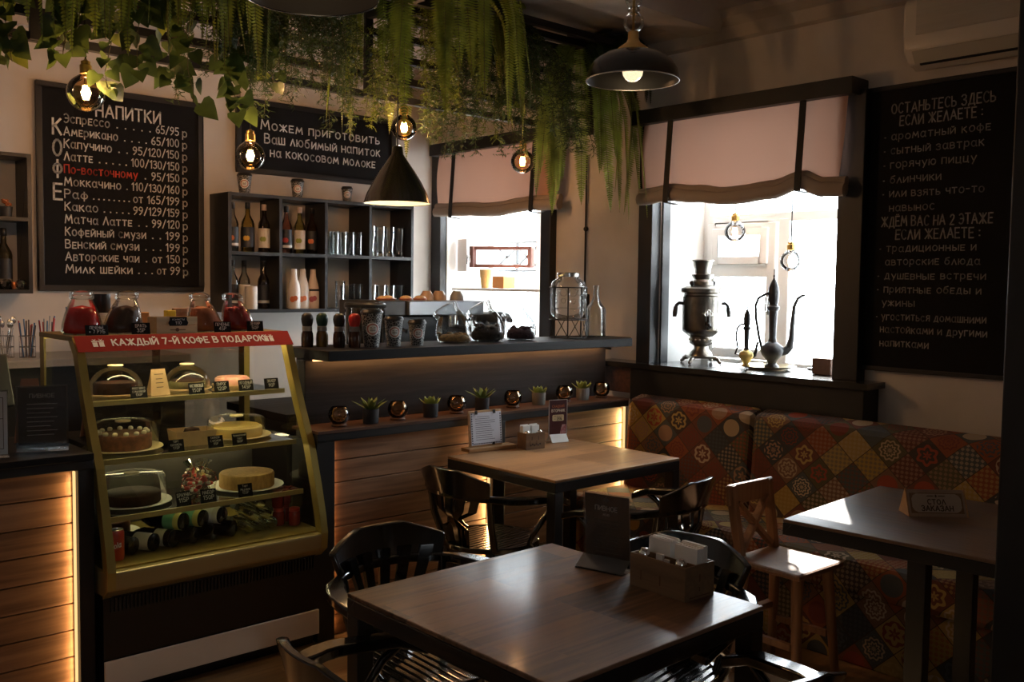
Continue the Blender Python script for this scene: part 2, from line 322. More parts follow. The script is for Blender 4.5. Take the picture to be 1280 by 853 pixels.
# lettering: every character is drawn as strokes (unit capital height), laid in the plane given by X and Y
def _el(cx, cy, rx, ry, a0=0, a1=360, n=14): return [(cx+rx*math.cos(R(a0+(a1-a0)*i/n)), cy+ry*math.sin(R(a0+(a1-a0)*i/n))) for i in range(n+1)]
_GL = {
 'А': (.6, [[(0, 0), (.3, 1), (.6, 0)], [(.11, .33), (.49, .33)]]), 'Б': (.5, [[(.46, 1), (0, 1), (0, 0), (.28, 0), (.46, .1), (.5, .28), (.44, .45), (.28, .54), (0, .54)]]),
 'В': (.5, [[(0, 0), (0, 1), (.28, 1), (.43, .9), (.43, .66), (.28, .54), (0, .54)], [(.28, .54), (.47, .44), (.5, .25), (.44, .08), (.28, 0), (0, 0)]]), 'Г': (.42, [[(0, 0), (0, 1), (.42, 1)]]),
 'Д': (.62, [[(0, -.16), (0, 0), (.62, 0), (.62, -.16)], [(.08, 0), (.26, 1), (.48, 1), (.52, 0)]]), 'Е': (.45, [[(.45, 1), (0, 1), (0, 0), (.45, 0)], [(0, .52), (.38, .52)]]),
 'Ё': (.45, [[(.45, 1), (0, 1), (0, 0), (.45, 0)], [(0, .52), (.38, .52)], [(.1, 1.18), (.13, 1.18)], [(.32, 1.18), (.35, 1.18)]]), 'Ж': (.74, [[(0, 1), (.74, 0)], [(.74, 1), (0, 0)], [(.37, 1), (.37, 0)]]),
 'З': (.48, [[(0, .86), (.14, 1), (.33, 1), (.44, .86), (.41, .64), (.2, .54)], [(.2, .54), (.44, .43), (.48, .2), (.34, 0), (.14, 0), (0, .14)]]), 'И': (.52, [[(0, 1), (0, 0), (.52, 1), (.52, 0)]]),
 'Й': (.52, [[(0, 1), (0, 0), (.52, 1), (.52, 0)], [(.14, 1.24), (.26, 1.14), (.38, 1.24)]]), 'К': (.5, [[(0, 0), (0, 1)], [(.47, 1), (0, .45)], [(.14, .6), (.5, 0)]]), 'Л': (.54, [[(0, 0), (.27, 1), (.54, 0)]]),
 'М': (.7, [[(0, 0), (.1, 1), (.35, .3), (.6, 1), (.7, 0)]]), 'Н': (.5, [[(0, 0), (0, 1)], [(.5, 0), (.5, 1)], [(0, .5), (.5, .5)]]), 'О': (.56, [_el(.28, .5, .28, .5)]), 'П': (.5, [[(0, 0), (0, 1), (.5, 1), (.5, 0)]]),
 'Р': (.46, [[(0, 0), (0, 1), (.28, 1), (.43, .9), (.46, .74), (.42, .58), (.28, .48), (0, .48)]]), 'С': (.5, [_el(.28, .5, .28, .5, 48, 312)]), 'Т': (.54, [[(0, 1), (.54, 1)], [(.27, 1), (.27, 0)]]),
 'У': (.52, [[(0, 1), (.27, .45)], [(.52, 1), (.2, .12), (.06, 0)]]), 'Ф': (.66, [_el(.33, .52, .33, .3), [(.33, -.06), (.33, 1.06)]]), 'Х': (.5, [[(0, 1), (.5, 0)], [(.5, 1), (0, 0)]]), 'Ц': (.56, [[(0, 1), (0, 0), (.56, 0), (.56, -.18)], [(.46, 1), (.46, 0)]]),
 'Ч': (.46, [[(0, 1), (0, .6), (.1, .46), (.46, .46)], [(.46, 1), (.46, 0)]]), 'Ш': (.7, [[(0, 1), (0, 0), (.7, 0), (.7, 1)], [(.35, 0), (.35, 1)]]), 'Щ': (.76, [[(0, 1), (0, 0), (.76, 0), (.76, -.18)], [(.35, 0), (.35, 1)], [(.68, 0), (.68, 1)]]),
 'Ъ': (.55, [[(0, 1), (.14, 1), (.14, 0), (.4, 0), (.55, .14), (.55, .36), (.4, .5), (.14, .5)]]), 'Ы': (.68, [[(0, 1), (0, 0), (.26, 0), (.42, .12), (.42, .38), (.26, .5), (0, .5)], [(.68, 1), (.68, 0)]]), 'Ь': (.44, [[(0, 1), (0, 0), (.28, 0), (.44, .13), (.44, .38), (.28, .52), (0, .52)]]),
 'Э': (.5, [_el(.22, .5, .28, .5, 130, -130), [(.14, .52), (.5, .52)]]), 'Ю': (.76, [[(0, 0), (0, 1)], [(0, .5), (.22, .5)], _el(.49, .5, .27, .5)]), 'Я': (.48, [[(.48, 0), (.48, 1), (.2, 1), (.04, .9), (.02, .7), (.1, .54), (.48, .5)], [(.2, .52), (0, 0)]]),
 '0': (.46, [_el(.23, .5, .23, .5)]), '1': (.24, [[(0, .78), (.2, 1), (.2, 0)]]), '2': (.46, [[(.02, .78), (.1, .96), (.3, 1), (.43, .86), (.4, .62), (0, 0), (.46, 0)]]), '3': (.44, [[(0, .9), (.2, 1), (.38, .9), (.38, .66), (.16, .54)], [(.16, .54), (.44, .4), (.42, .12), (.2, 0), (0, .1)]]),
 '4': (.46, [[(.36, 0), (.36, 1), (0, .3), (.46, .3)]]), '5': (.44, [[(.42, 1), (.06, 1), (.04, .56), (.26, .6), (.44, .42), (.4, .12), (.2, 0), (0, .08)]]), '6': (.46, [[(.38, 1), (.1, .66), (0, .3), (.1, .06), (.3, 0), (.46, .18), (.42, .42), (.22, .52), (.02, .36)]]), '7': (.44, [[(0, 1), (.44, 1), (.14, 0)]]),
 '8': (.46, [_el(.23, .77, .19, .23), _el(.23, .27, .23, .27)]), '9': (.46, [[(.08, 0), (.36, .34), (.46, .7), (.36, .94), (.16, 1), (0, .82), (.04, .58), (.24, .48), (.44, .64)]]),
 '/': (.4, [[(0, -.05), (.4, 1.05)]]), '.': (.06, [[(0, .03), (.06, .03)]]), '-': (.3, [[(0, .45), (.3, .45)]]), '+': (.4, [[(0, .45), (.4, .45)], [(.2, .25), (.2, .65)]]), '·': (.1, [[(0, .36), (.1, .36)]]), ':': (.06, [[(0, .2), (.06, .2)], [(0, .7), (.06, .7)]]),
 '%': (.66, [_el(.14, .78, .14, .2), _el(.52, .22, .14, .2), [(.1, 0), (.56, 1)]]), ',': (.06, [[(.06, .06), (0, -.1)]]), 'C': (.5, [_el(.28, .5, .28, .5, 48, 312)]), 'l': (.1, [[(.05, 0), (.05, 1)]]), 'o': (.44, [_el(.22, .32, .22, .32)]),
 'а': (.46, [_el(.2, .34, .2, .34), [(.42, .68), (.4, .14), (.48, 0)]]), 'a': (.46, [_el(.2, .34, .2, .34), [(.42, .68), (.4, .14), (.48, 0)]]), 'р': (.42, [[(0, -.28), (0, .68)], _el(.2, .36, .2, .32)]), 'у': (.42, [[(0, .7), (.22, .16)], [(.44, .7), (.14, -.24)]]),
 'б': (.44, [_el(.21, .3, .21, .3), [(.02, .4), (.1, .8), (.42, .92)]]), 'ф': (.54, [_el(.27, .34, .27, .3), [(.27, -.22), (.27, .84)]]) }
for _c in 'вгдеёжзийклмнопстхцчшщъыьэюя':
    _w, _st = _GL[_c.upper()]; _GL[_c] = (_w*.80, [[(x*.80, y*.70) for x, y in p] for p in _st])
def write(mb, txt, o, X, Y, h, width=None, align='l', weight=0.0, jitter=0):
    """capital height h; width stretches the line"""
    rd = random.Random(len(txt)*7+3); sw = (.205 if weight >= .02 else .135)/2; strokes = []; x = 0
    for c in txt:
        if c == ' ': x += .38; continue
        g = _GL.get(c)
        if not g: continue
        dy = rd.uniform(-.5, .5)*jitter; k = 1+rd.uniform(-.5, .5)*jitter; sl = rd.uniform(-.5, .5)*jitter
        strokes += [[(x+a+b*sl, b*k+dy) for a, b in p] for p in g[1]]; x += g[0]+.22+rd.uniform(-.3, .3)*jitter
    tot = max(.01, x-.22); sx = width/tot if width else h; o, X, Y = Vector(o), Vector(X), Vector(Y)
    off = {'l': 0, 'c': tot/2, 'r': tot}[align]; kx = sx/h
    for p in strokes:
        q = [((a-off)*kx, b) for a, b in p]
        for (a0, b0), (a1, b1) in zip(q, q[1:]):
            dx, dy = a1-a0, b1-b0; L = math.hypot(dx, dy)
            if L < 1e-6: continue
            ux, uy = dx/L*sw*.7, dy/L*sw*.7; nx, ny = -dy/L*sw, dx/L*sw
            mb.add([tuple(o+X*(a*h)+Y*(b*h)) for a, b in ((a0-ux+nx, b0-uy+ny), (a0-ux-nx, b0-uy-ny), (a1+ux-nx, b1+uy-ny), (a1+ux+nx, b1+uy+ny))], [(0, 1, 2, 3)])
# ---------------------------------------------------------------- the room
XW, YB, ZC = 4.35, 5.60, 3.0
struct(MB().box(-2.1, XW, -3.1, YB, -.1, 0).build('floor', floor_m))
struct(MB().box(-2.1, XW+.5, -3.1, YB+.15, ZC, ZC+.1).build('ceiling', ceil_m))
struct(MB().box(-2.1, XW+.45, YB, YB+.15, 0, ZC).build('wall_back', wall_m))
struct(MB().box(-2.2, -2.1, -3.1, YB, 0, ZC).build('wall_left', wall_m))
m = MB()
for a in ((-2.1, -1.35, 0, ZC), (-1.35, -.95, 0, 1.2), (-1.35, -.95, 2.0, ZC), (-.95, XW, 0, ZC)): m.box(a[0], a[1], -3.2, -3.1, a[2], a[3])
struct(m.build('wall_front', wall_m, recalc=False))
A0, A1, AZ0, AZ1 = 4.44, 5.49, .92, 2.46        # opening of the window by the back corner
B0, B1, BZ0, BZ1 = 2.355, 3.50, 1.08, 2.46       # opening of the window over the sofa
w = MB(); t0, t1 = XW, XW+.45
for y0, y1, z0, z1 in ((-3.1, B0, 0, ZC), (B0, B1, 0, BZ0), (B0, B1, BZ1, ZC), (B1, A0, 0, ZC), (A0, A1, 0, AZ0), (A0, A1, AZ1, ZC), (A1, YB, 0, ZC)):
    w.box(t0, t1, y0, y1, z0, z1)
struct(w.build('wall_right', wall_m, recalc=False))
# plaster cove and ceiling beams
cv = MB(); cv.prism([(0, 0), (-.16, 0), (-.13, -.035), (-.05, -.06), (-.03, -.12), (0, -.13)], -3.1, YB, Matrix(((1, 0, 0, XW), (0, 0, 1, 0), (0, 1, 0, ZC), (0, 0, 0, 1))))
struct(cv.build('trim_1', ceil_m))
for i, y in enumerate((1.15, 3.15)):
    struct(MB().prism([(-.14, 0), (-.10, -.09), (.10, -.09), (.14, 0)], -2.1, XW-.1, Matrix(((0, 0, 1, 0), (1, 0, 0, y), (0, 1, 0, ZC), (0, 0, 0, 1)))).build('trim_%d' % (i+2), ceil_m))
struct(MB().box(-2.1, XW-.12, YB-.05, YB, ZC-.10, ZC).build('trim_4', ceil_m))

def ring_frame(mb, x0, x1, y0, y1, z0, z1, t):
    mb.box(x0, x1, y0, y0+t, z0, z1); mb.box(x0, x1, y1-t, y1, z0, z1); mb.box(x0, x1, y0+t, y1-t, z0, z0+t); mb.box(x0, x1, y0+t, y1-t, z1-t, z1)
e3 = struct(bpy.data.objects.new('window_3', None)); COL.objects.link(e3)  # unseen window behind the camera, hinted by reflections, added for front fill
m = MB()
for a in ((-1.35, -1.31, 1.2, 2.0), (-.99, -.95, 1.2, 2.0), (-1.31, -.99, 1.2, 1.25), (-1.31, -.99, 1.95, 2.0), (-1.31, -.99, 1.58, 1.62)): m.box(a[0], a[1], -3.18, -3.12, a[2], a[3])
m.build('window_frame', white_m, e3, bevel=.006); MB().box(-1.31, -.99, -3.152, -3.148, 1.25, 1.95).build('pane', pane_m, e3)
def win(n, y0, y1, z0, z1):
    e = bpy.data.objects.new('window_%d' % n, None); COL.objects.link(e); e['kind'] = 'structure'; e.location = (XW+.42, (y0+y1)/2, z0)
    M = Matrix.Translation((-(XW+.42), -(y0+y1)/2, -z0)); return e, M
def put(mb, name, mat, e, M, **k):
    mb.v = [tuple(M @ Vector(p)) for p in mb.v]; return mb.build(name, mat, e, **k)
# window over the sofa: casement left, large pane right, lights above
e, M = win(2, B0, B1, BZ0, BZ1)
m = MB(); ring_frame(m, 4.76, 4.82, B0, B1, BZ0, BZ1, .05); m.box(4.7615, 4.8185, 2.91, 2.98, BZ0, 1.95); m.box(4.763, 4.817, B0, B1, 1.93, 1.985)
m.box(4.7415, 4.7985, 2.99, 3.45, 1.615, 1.69); ring_frame(m, 4.74, 4.80, 2.985, 3.455, 1.14, 1.93, .055); ring_frame(m, 4.72, 4.7585, 3.03, 3.41, 1.69, 1.90, .045)
put(m, 'window_frame', white_m, e, M, bevel=.006)
m = MB()
for a in ((2.41, 2.92, 1.12, 1.94), (3.03, 3.41, 1.19, 1.62), (3.07, 3.37, 1.73, 1.86), (2.41, 3.46, 1.98, 2.42)): m.box(4.785, 4.789, *a)
put(m, 'pane', pane_m, e, M)
m = MB(); m.box(XW+.001, 4.77, B1-.006, B1, BZ0, BZ1); m.box(XW+.001, 4.77, B0, B0+.006, BZ0, BZ1); m.box(XW+.001, 4.77, B0, B1, BZ1-.006, BZ1)
put(m, 'reveal', white_m, e, M)
m = MB(); m.box(4.27, XW, B1, B1+.10, 1.11, 2.5); m.box(4.27, XW, B0-.13, B0, 1.11, 2.5); m.box(4.35, 4.42, B1-.018, B1-.006, 1.11, 2.5)
put(m, 'casing', black_m, e, M, bevel=.004)
m = MB(); m.box(4.71, 4.74, 2.995, 3.01, 1.40, 1.52); m.tube([(4.72, 3.002, 1.5), (4.69, 3.002, 1.5), (4.685, 3.002, 1.42)], .008)
put(m, 'window_handle', steel_m, e, M)
# window by the back corner
e, M = win(1, A0, A1, AZ0, AZ1)
m = MB(); ring_frame(m, 4.76, 4.82, A0, A1, AZ0, AZ1, .05); m.box(4.7615, 4.8185, 4.88, 4.97, AZ0, AZ1); m.box(4.763, 4.817, A0, A1, 1.91, 1.96); m.box(4.7645, 4.81, 4.97, A1, 1.58, 1.63)
put(m, 'window_frame', white_m, e, M, bevel=.006)
m = MB()
for a in ((4.48, 4.89, 1.04, 1.92), (4.96, 5.45, 1.04, 1.59), (4.48, 4.89, 1.95, 2.42), (4.96, 5.45, 1.95, 2.42)): m.box(4.785, 4.789, *a)
put(m, 'pane', pane_m, e, M)
m = MB(); m.box(XW+.001, 4.77, A1-.006, A1, AZ0, AZ1); m.box(XW+.001, 4.77, A0, A0+.006, AZ0, AZ1); m.box(XW+.001, 4.77, A0, A1, AZ1-.006, AZ1); m.box(XW+.001, 4.77, A0, A1, AZ0, AZ0+.006)
put(m, 'reveal', white_m, e, M)
m = MB(); m.box(4.29, XW, A1, YB-.002, AZ0, 2.5); m.box(4.29, XW, A0-.09, A0, AZ0, 2.5)
put(m, 'casing', black_m, e, M, bevel=.004)
m = MB(); ring_frame(m, -.015, .015, 0, .46, 0, .165, .03)
mm = Matrix.Translation((4.50, 5.36, 1.672)) @ Matrix.Rotation(R(-134), 4, 'Z')
m.v = [tuple(mm @ Vector(p)) for p in m.v]
# opened vent leaf with a brown frame
va, vb = Vector((4.47, 5.33, 0)), Vector((4.75, 5.01, 0))
m = MB()
for z0, z1 in ((1.675, 1.70), (1.805, 1.83)): m.bar((va.x, va.y, (z0+z1)/2), (vb.x, vb.y, (z0+z1)/2), .03, z1-z0)
for p in (va, vb): m.box(p.x-.02, p.x+.02, p.y-.02, p.y+.02, 1.675, 1.83)
put(m, 'vent_frame', P('brown_vinyl', (.17, .07, .055), .4), e, M, bevel=.003)
m = MB(); m.bar((va.x, va.y, 1.7525), (vb.x, vb.y, 1.7525), .004, .11); put(m, 'vent_pane', pane_m, e, M)
m = MB(); m.tube([(va.x-.02, va.y, 1.75), (va.x-.05, va.y, 1.75), (va.x-.055, va.y, 1.70)], .007); m.box(4.465, 4.475, 5.34, 5.37, 1.72, 1.745); m.tube([(4.45, 5.37, 1.76), (4.45, 5.345, 1.76), (4.45, 5.34, 1.71)], .007)
put(m, 'window_handle', steel_m, e, M)
m = MB(); m.box(4.44, 4.46, 5.37, 5.475, 1.645, 1.885); put(m, 'open_sash', white_m, e, M, bevel=.004)
# street grille outside
g = MB()
for z in (1.66, 1.70, 1.84, 1.88): g.bar((5.0, 4.7, z), (5.0, 5.66, z), .022, .018)
for y in (4.7, 5.2, 5.43, 5.66): g.bar((5.0, y, 1.66), (5.0, y, 1.88), .02, .02, (1, 0, 0))
for y in (4.72, 4.96, 5.2, 5.43): g.bar((5.0, y, 1.70), (5.0, y+.22, 1.84), .016, .016, (1, 0, 0)); g.bar((5.0, y+.22, 1.70), (5.0, y, 1.84), .016, .016, (1, 0, 0))
g.bar((4.795, 4.7, 1.66), (5.0, 4.7, 1.66), .01, .01); g.bar((4.795, 5.45, 1.66), (5.0, 5.45, 1.66), .01, .01)
tag(g.build('window_grille', iron_m), 'black iron grille with diagonal bars outside the corner window', 'grille')

# ---------------------------------------------------------------- sill over the sofa and its black front
t = thing('window_sill', 'black wooden sill board with boxed front under the right window', 'window sill', (4.3, 2.9, 1.075))
def local(mb, o): 
    L = o.location; mb.v = [(p[0]-L.x, p[1]-L.y, p[2]-L.z) for p in mb.v]; return mb
sill_top = 1.112
local(MB().box(4.17, 4.735, B0+.01, B1-.02, 1.082, sill_top).box(4.17, 4.348, 2.12, B0+.01, 1.082, sill_top).box(4.17, 4.348, B1-.02, 3.84, 1.082, sill_top), t).build('sill_board', P('sill_black', (.022, .022, .024), .22, coat=.3), t)
local(MB().box(4.20, 4.348, 2.15, 3.58, .60, 1.08), t).build('front_panel', black_m, t, bevel=.004)
local(MB().box(4.22, 4.348, 3.585, 3.82, .93, 1.08), t).build('side_cupboard', ledge_m, t, bevel=.004)

# ---------------------------------------------------------------- counter with planked front
def led(mb_box, name, parent, mat=led_m):
    return mb_box.build(name, mat, parent)
def planks(mb, x0, x1, y, z0, z1, pitch=.098):
    z = z1
    while z > z0+.005:
        zb = max(z-pitch, z0); mb.box(x0, x1, y, y+.02, zb+.004, z); z -= pitch
YC = 3.5
ct = thing('bar_counter', 'long bar counter with planked front, black frame and raised dark bar top', 'counter', (3.1, 3.7, 0))
X0, X1 = 2.087, 4.10
local(MB().box(X0, X0+.085, YC, YC+.22, 0, .872).box(3.08, 3.16, YC, YC+.1, 0, .872).box(X0, X1, YC, YC+.03, .872, .905), ct).build('frame', black_m, ct, bevel=.003)
local(MB().box(X0, X1, YC-.004, 3.72, .905, .917), ct).build('ledge_board', ledge_m, ct)
pm = MB(); planks(pm, X0+.085, 3.08, YC+.035, .0, .872); planks(pm, 3.16, X1-.002, YC+.035, 0, .872)
local(pm, ct).build('planked_front', plank_m, ct, bevel=.003)
local(MB().box(2.14, 4.12, 3.70, 3.76, .917, 1.205), ct).build('back_panel', slate_m, ct, bevel=.004)
local(MB().prism([(2.14, 3.50), (4.12, 3.50), (4.20, 3.58), (4.20, 3.88), (2.14, 3.88)], 1.213, 1.258), ct).build('bar_top', blackwood_x, ct, bevel=.003)
local(MB().box(2.2, 2.24, 3.76, 3.88, 0, 1.21).box(4.06, 4.10, 3.76, 3.86, 0, 1.21).box(2.2, 4.1, 3.8, 3.83, 0, 1.0), ct).build('carcass', black_m, ct)
def led_lamp(parent, loc, rot, sx, sy, watts, col=(1, .56, .22)):
    d = bpy.data.lights.new('strip_light', 'AREA'); d.shape = 'RECTANGLE'; d.size = sx; d.size_y = sy; d.energy = watts; d.color = col
    o = bpy.data.objects.new('strip_light', d); COL.objects.link(o); o.parent = parent; L = parent.location
    o.location = (loc[0]-L.x, loc[1]-L.y, loc[2]-L.z); o.rotation_euler = rot
led(local(MB().box(2.16, 4.1, 3.655, 3.667, 1.203, 1.2125), ct), 'light_strip', ct, emis('led_bar', (1, .50, .18), 3))
led_lamp(ct, (3.13, 3.66, 1.199), (R(38), 0, 0), 1.9, .01, 2.2, (1, .47, .16))
led(local(MB().box(X0+.086, X0+.091, YC+.02, YC+.034, .02, .865), ct), 'light_strip', ct, emis('led_dim', (1, .52, .18), .7))
led_lamp(ct, (X0+.094, YC+.028, .44), (0, R(-90), 0), .82, .01, .16, (1, .50, .18))
led(local(MB().box(3.072, 3.078, YC+.02, YC+.034, .02, .865), ct), 'light_strip', ct, led_m)
led_lamp(ct, (3.069, YC+.020, .44), (0, R(90), 0), .82, .01, 1.8, (1, .64, .26))
led(local(MB().box(X1-.010, X1-.004, YC+.02, YC+.034, .02, .865), ct), 'light_strip', ct, led_m)
led_lamp(ct, (X1-.013, YC+.020, .44), (0, R(90), 0), .82, .01, 3.2, (1, .68, .28))
# left counter
lc = thing('left_counter', 'planked counter with black top at the left edge beside the cake display', 'counter', (.5, 3.7, 0))
local(MB().box(1.115, 1.168, YC, YC+.3, 0, .872).box(-.6, 1.168, YC, YC+.03, .872, .905).box(-.6, -.54, YC, YC+.3, 0, .872), lc).build('frame', black_m, lc, bevel=.003)
local(MB().box(-.6, 1.168, YC-.01, 4.05, .905, .93), lc).build('counter_top', blackwood_x, lc, bevel=.003)
pm = MB(); planks(pm, -.54, 1.115, YC+.035, 0, .872); local(pm, lc).build('planked_front', plank_m, lc, bevel=.003)
led(local(MB().box(1.106, 1.112, YC+.02, YC+.034, .02, .865), lc), 'light_strip', lc)
led_lamp(lc, (1.103, YC+.022, .44), (0, R(90), 0), .82, .01, 1.0, (1, .62, .25))
local(MB().box(-.6, 1.168, 4.0, 4.03, 0, .9), lc).build('carcass', black_m, lc)

# ---------------------------------------------------------------- cake display case
dx0, dx1 = 1.18, 2.08
prof = [(3.755, 1.330), (3.70, 1.275), (3.645, 1.14), (3.585, 1.01), (3.51, .865), (3.455, .70), (3.42, .58), (3.405, .505)]
dc = thing('cake_display', 'gold framed refrigerated cake display case with curved glass front and black base', 'display case', (1.63, 3.75, 0))
def side(mb, x, wdt):
    p2 = prof + [(3.41, .44), (3.46, .40)] ; q = [(y+.045, z-.01) for y, z in prof] + [(3.45, .46), (3.47, .42)]
    for i in range(len(p2)-1):
        a, b, c, d = p2[i], p2[i+1], q[i+1], q[i]
        mb.add([(x, *a), (x, *b), (x, *c), (x, *d), (x+wdt, *a), (x+wdt, *b), (x+wdt, *c), (x+wdt, *d)], [(0, 1, 2, 3), (7, 6, 5, 4), (0, 4, 5, 1), (1, 5, 6, 2), (2, 6, 7, 3), (3, 7, 4, 0)])
for x in (dx0, dx1-.03):
    m = MB(); side(m, x, .03); local(m, dc).build('side_frame', gold_m, dc)
    local(MB().box(x, x+.03, 4.10, 4.15, .512, 1.315), dc).build('rear_post', gold_m, dc)
local(MB().box(dx0, dx1, 3.755, 4.16, 1.315, 1.335), dc).build('top_panel', P('dark_gold', (.24, .17, .06), .45, metal=.4), dc, bevel=.003)
gm = MB(); n = len(prof)
gm.add([(dx0+.03, y+.012, z) for y, z in prof]+[(dx1-.03, y+.012, z) for y, z in prof], [(i, i+1, n+i+1, n+i) for i in range(n-1)])
local(gm, dc).build('curved_glass', glass('display_glass', (.96, .97, .95), .9, .02, .04), dc, smooth=40)
for x in (dx0+.004, dx1-.004): local(MB().add([(x, y, z) for y, z in prof]+[(x, 4.1, .5), (x, 4.1, 1.31)], [tuple(range(n+2))]), dc).build('side_glass', glass('side_glass', (.93, .94, .92), .9), dc)
m = MB(); m.prism([(3.405, .505), (3.60, .511), (3.60, .40), (3.455, .405), (3.412, .435)], dx0, dx1, Matrix(((0, 0, 1, 0), (1, 0, 0, 0), (0, 1, 0, 0), (0, 0, 0, 1))))
local(m, dc).build('lower_lip', P('lip_gold', (.34, .26, .11), .35, metal=.35), dc, bevel=.008)
local(MB().box(dx0+.01, dx1-.01, 3.44, 4.15, .495, .512), dc).build('deck', gold_m, dc)
local(MB().box(dx0+.005, dx1-.005, 3.468, 4.15, .17, .42).box(dx0+.005, dx1-.005, 3.52, 4.15, .0, .17), dc).build('base', P('display_black', (.008, .008, .009), .3), dc)
m = MB()
for i in range(60): m.box(dx0+.03+i*.0141, dx0+.037+i*.0141, 3.459, 3.469, .345, .395)
local(m, dc).build('vent_grille', P('vent_dark', (.014, .014, .015), .4), dc)
local(MB().box(dx0+.005, dx1-.01, 3.458, 3.47, .06, .165), dc).build('kick_plate', P('satin_steel', (.90, .74, .58), .55), dc, bevel=.003)
for zz, yf in ((1.085, 3.72), (.874, 3.62), (.668, 3.56)):
    local(MB().box(dx0+.035, dx1-.035, yf, 4.05, zz-.006, zz), dc).build('glass_shelf', glass('shelf_glass', (.90, .92, .86), 1.2, .03, .06), dc)
    local(MB().box(dx0+.032, dx1-.032, yf-.008, yf, zz-.018, zz+.002), dc).build('shelf_rail', P('rail', (.40, .34, .16), .4, metal=.5), dc)
local(MB().box(dx0+.01, dx1-.01, 4.06, 4.075, .5, .86), dc).build('back_panel', P('case_back', (.05, .045, .04), .4), dc)
for a, b, y in ((dx0+.03, 1.65, 4.085), (1.62, dx1-.03, 4.095)): local(MB().box(a, b, y, y+.005, .8605, 1.315), dc).build('sliding_door', glass('smoked_door', (.55, .55, .50), .8), dc)
# light tube at the top front edge of the case
led(local(MB().box(dx0+.05, dx1-.05, 3.775, 3.795, 1.298, 1.312), dc), 'light_tube', dc, emis('case_led', (1, .86, .46), 34))
led(local(MB().box(dx0+.05, dx1-.05, 4.03, 4.045, .82, .832), dc), 'light_tube', dc, emis('case_led_low', (1, .86, .46), 16))
# banner on the glass
bp0, bp1 = Vector((0, 3.748, 1.332)), Vector((0, 3.694, 1.275))
m = MB(); ya = Vector((0, -.006, .004))
m.add([(dx0+.002, *(bp0+ya)[1:]), (dx1-.002, *(bp0+ya)[1:]), (dx1-.002, *(bp1+ya)[1:]), (dx0+.002, *(bp1+ya)[1:])], [(0, 1, 2, 3)])
local(m, dc).build('banner', P('banner_red', (.27, .012, .012), .7, spec=.2), dc, solid=.002)
upb = (bp0-bp1).normalized(); m = MB()
write(m, 'КАЖДЫЙ 7-Й КОФЕ В ПОДАРОК', tuple(Vector((1.315, 0, 0))+bp1+upb*.026+ya*1.4), (1, 0, 0), upb, .030, .635, weight=.02)
for gx in (1.262, 1.972):
    for ox in (-.021, .003): m.add([tuple(Vector((gx+ox+a, 0, 0))+bp1+upb*b+ya*1.4) for a, b in ((0, .022), (.018, .022), (.018, .044), (0, .044))], [(0, 1, 2, 3)])
    for ox, ry_ in ((-.023, .049), (.001, .049)):
        m.add([tuple(Vector((gx+ox+a, 0, 0))+bp1+upb*b+ya*1.4) for a, b in ((0, ry_-.003), (.022, ry_-.003), (.022, ry_+.003), (0, ry_+.003))], [(0, 1, 2, 3)])
        m.add([tuple(Vector((gx+ox+a, 0, 0))+bp1+upb*b+ya*1.4) for a, b in ((.011, ry_+.002), (.019, ry_+.012), (.011, ry_+.007), (.003, ry_+.012))], [(0, 1, 2, 3)])
local(m, dc).build('banner_lettering', paper_m, dc, recalc=False)

# ---------------------------------------------------------------- sofa
sf = thing('corner_sofa', 'long built-in sofa in patchwork tile fabric along the right wall', 'sofa', (3.9, 2.2, 0))
def rounded(y0, y1, x0, x1, z0, z1, name, **k):
    o = MB().box(x0, x1, y0, y1, z0, z1).build(name, MATS['patchwork'], sf, **k); return o
def sofa_part(name, y0, y1, poly, bev):
    m = MB(); L = sf.location
    m.prism([(p[0]-L.x, p[1]) for p in poly], y0-L.y, y1-L.y, Matrix(((1, 0, 0, 0), (0, 0, 1, 0), (0, 1, 0, 0), (0, 0, 0, 1))))
    return m.build(name, MATS['patchwork'], sf, bevel=bev)
backp = [(4.03, .40), (4.07, .92), (4.19, .95), (4.19, .40)]
sofa_part('back_cushion', 2.675, 3.485, backp, .03); sofa_part('back_cushion', 0.30, 2.665, backp, .03)
sofa_part('seat_cushion', 0.30, 3.485, [(3.60, .30), (3.60, .45), (4.06, .44), (4.06, .30)], .03)
sofa_part('base', 0.31, 3.48, [(3.64, .0), (3.64, .30), (4.18, .30), (4.18, .0)], .008)

# ---------------------------------------------------------------- tables
def table(name, label, x0, x1, y0, y1, mat, rz=0, leg=.05, h=.75, tee=False):
    cx, cy = (x0+x1)/2, (y0+y1)/2; wx, wy = (x1-x0)/2, (y1-y0)/2
    t = thing(name, label, 'table', (cx, cy, 0), rz)
    MB().box(-wx, wx, -wy, wy, h-.012, h).build('tabletop', mat, t, bevel=.003)
    m = MB(); ring = .035
    m.box(-wx, wx, -wy, -wy+ring, h-.055, h-.0125); m.box(-wx, wx, wy-ring, wy, h-.055, h-.0125); m.box(-wx, -wx+ring, -wy+ring, wy-ring, h-.055, h-.0125); m.box(wx-ring, wx, -wy+ring, wy-ring, h-.055, h-.0125)
    m.build('metal_frame', black_m, t, bevel=.002)
    if tee:
        for x in (-wx+.045, wx-.32): MB().box(x-.028, x+.028, -.03, .03, 0, h-.0555).build('leg', black_m, t, bevel=.003)
        MB().box(-wx+.02, wx-.29, -.02, .02, h-.075, h-.0556).build('cross_beam', black_m, t)
        return t
    for sx in (-1, 1):
        for sy in (-1, 1):
            MB().box(sx*wx-(leg if sx > 0 else 0), sx*wx+(leg if sx < 0 else 0), sy*wy-(leg if sy > 0 else 0), sy*wy+(leg if sy < 0 else 0), 0, h-.0555).build('leg', black_m, t, bevel=.003)
    return t
table('wooden_table', 'square dark oak table with black frame in the foreground', 1.315, 2.06, 1.30, 2.06, table_d)
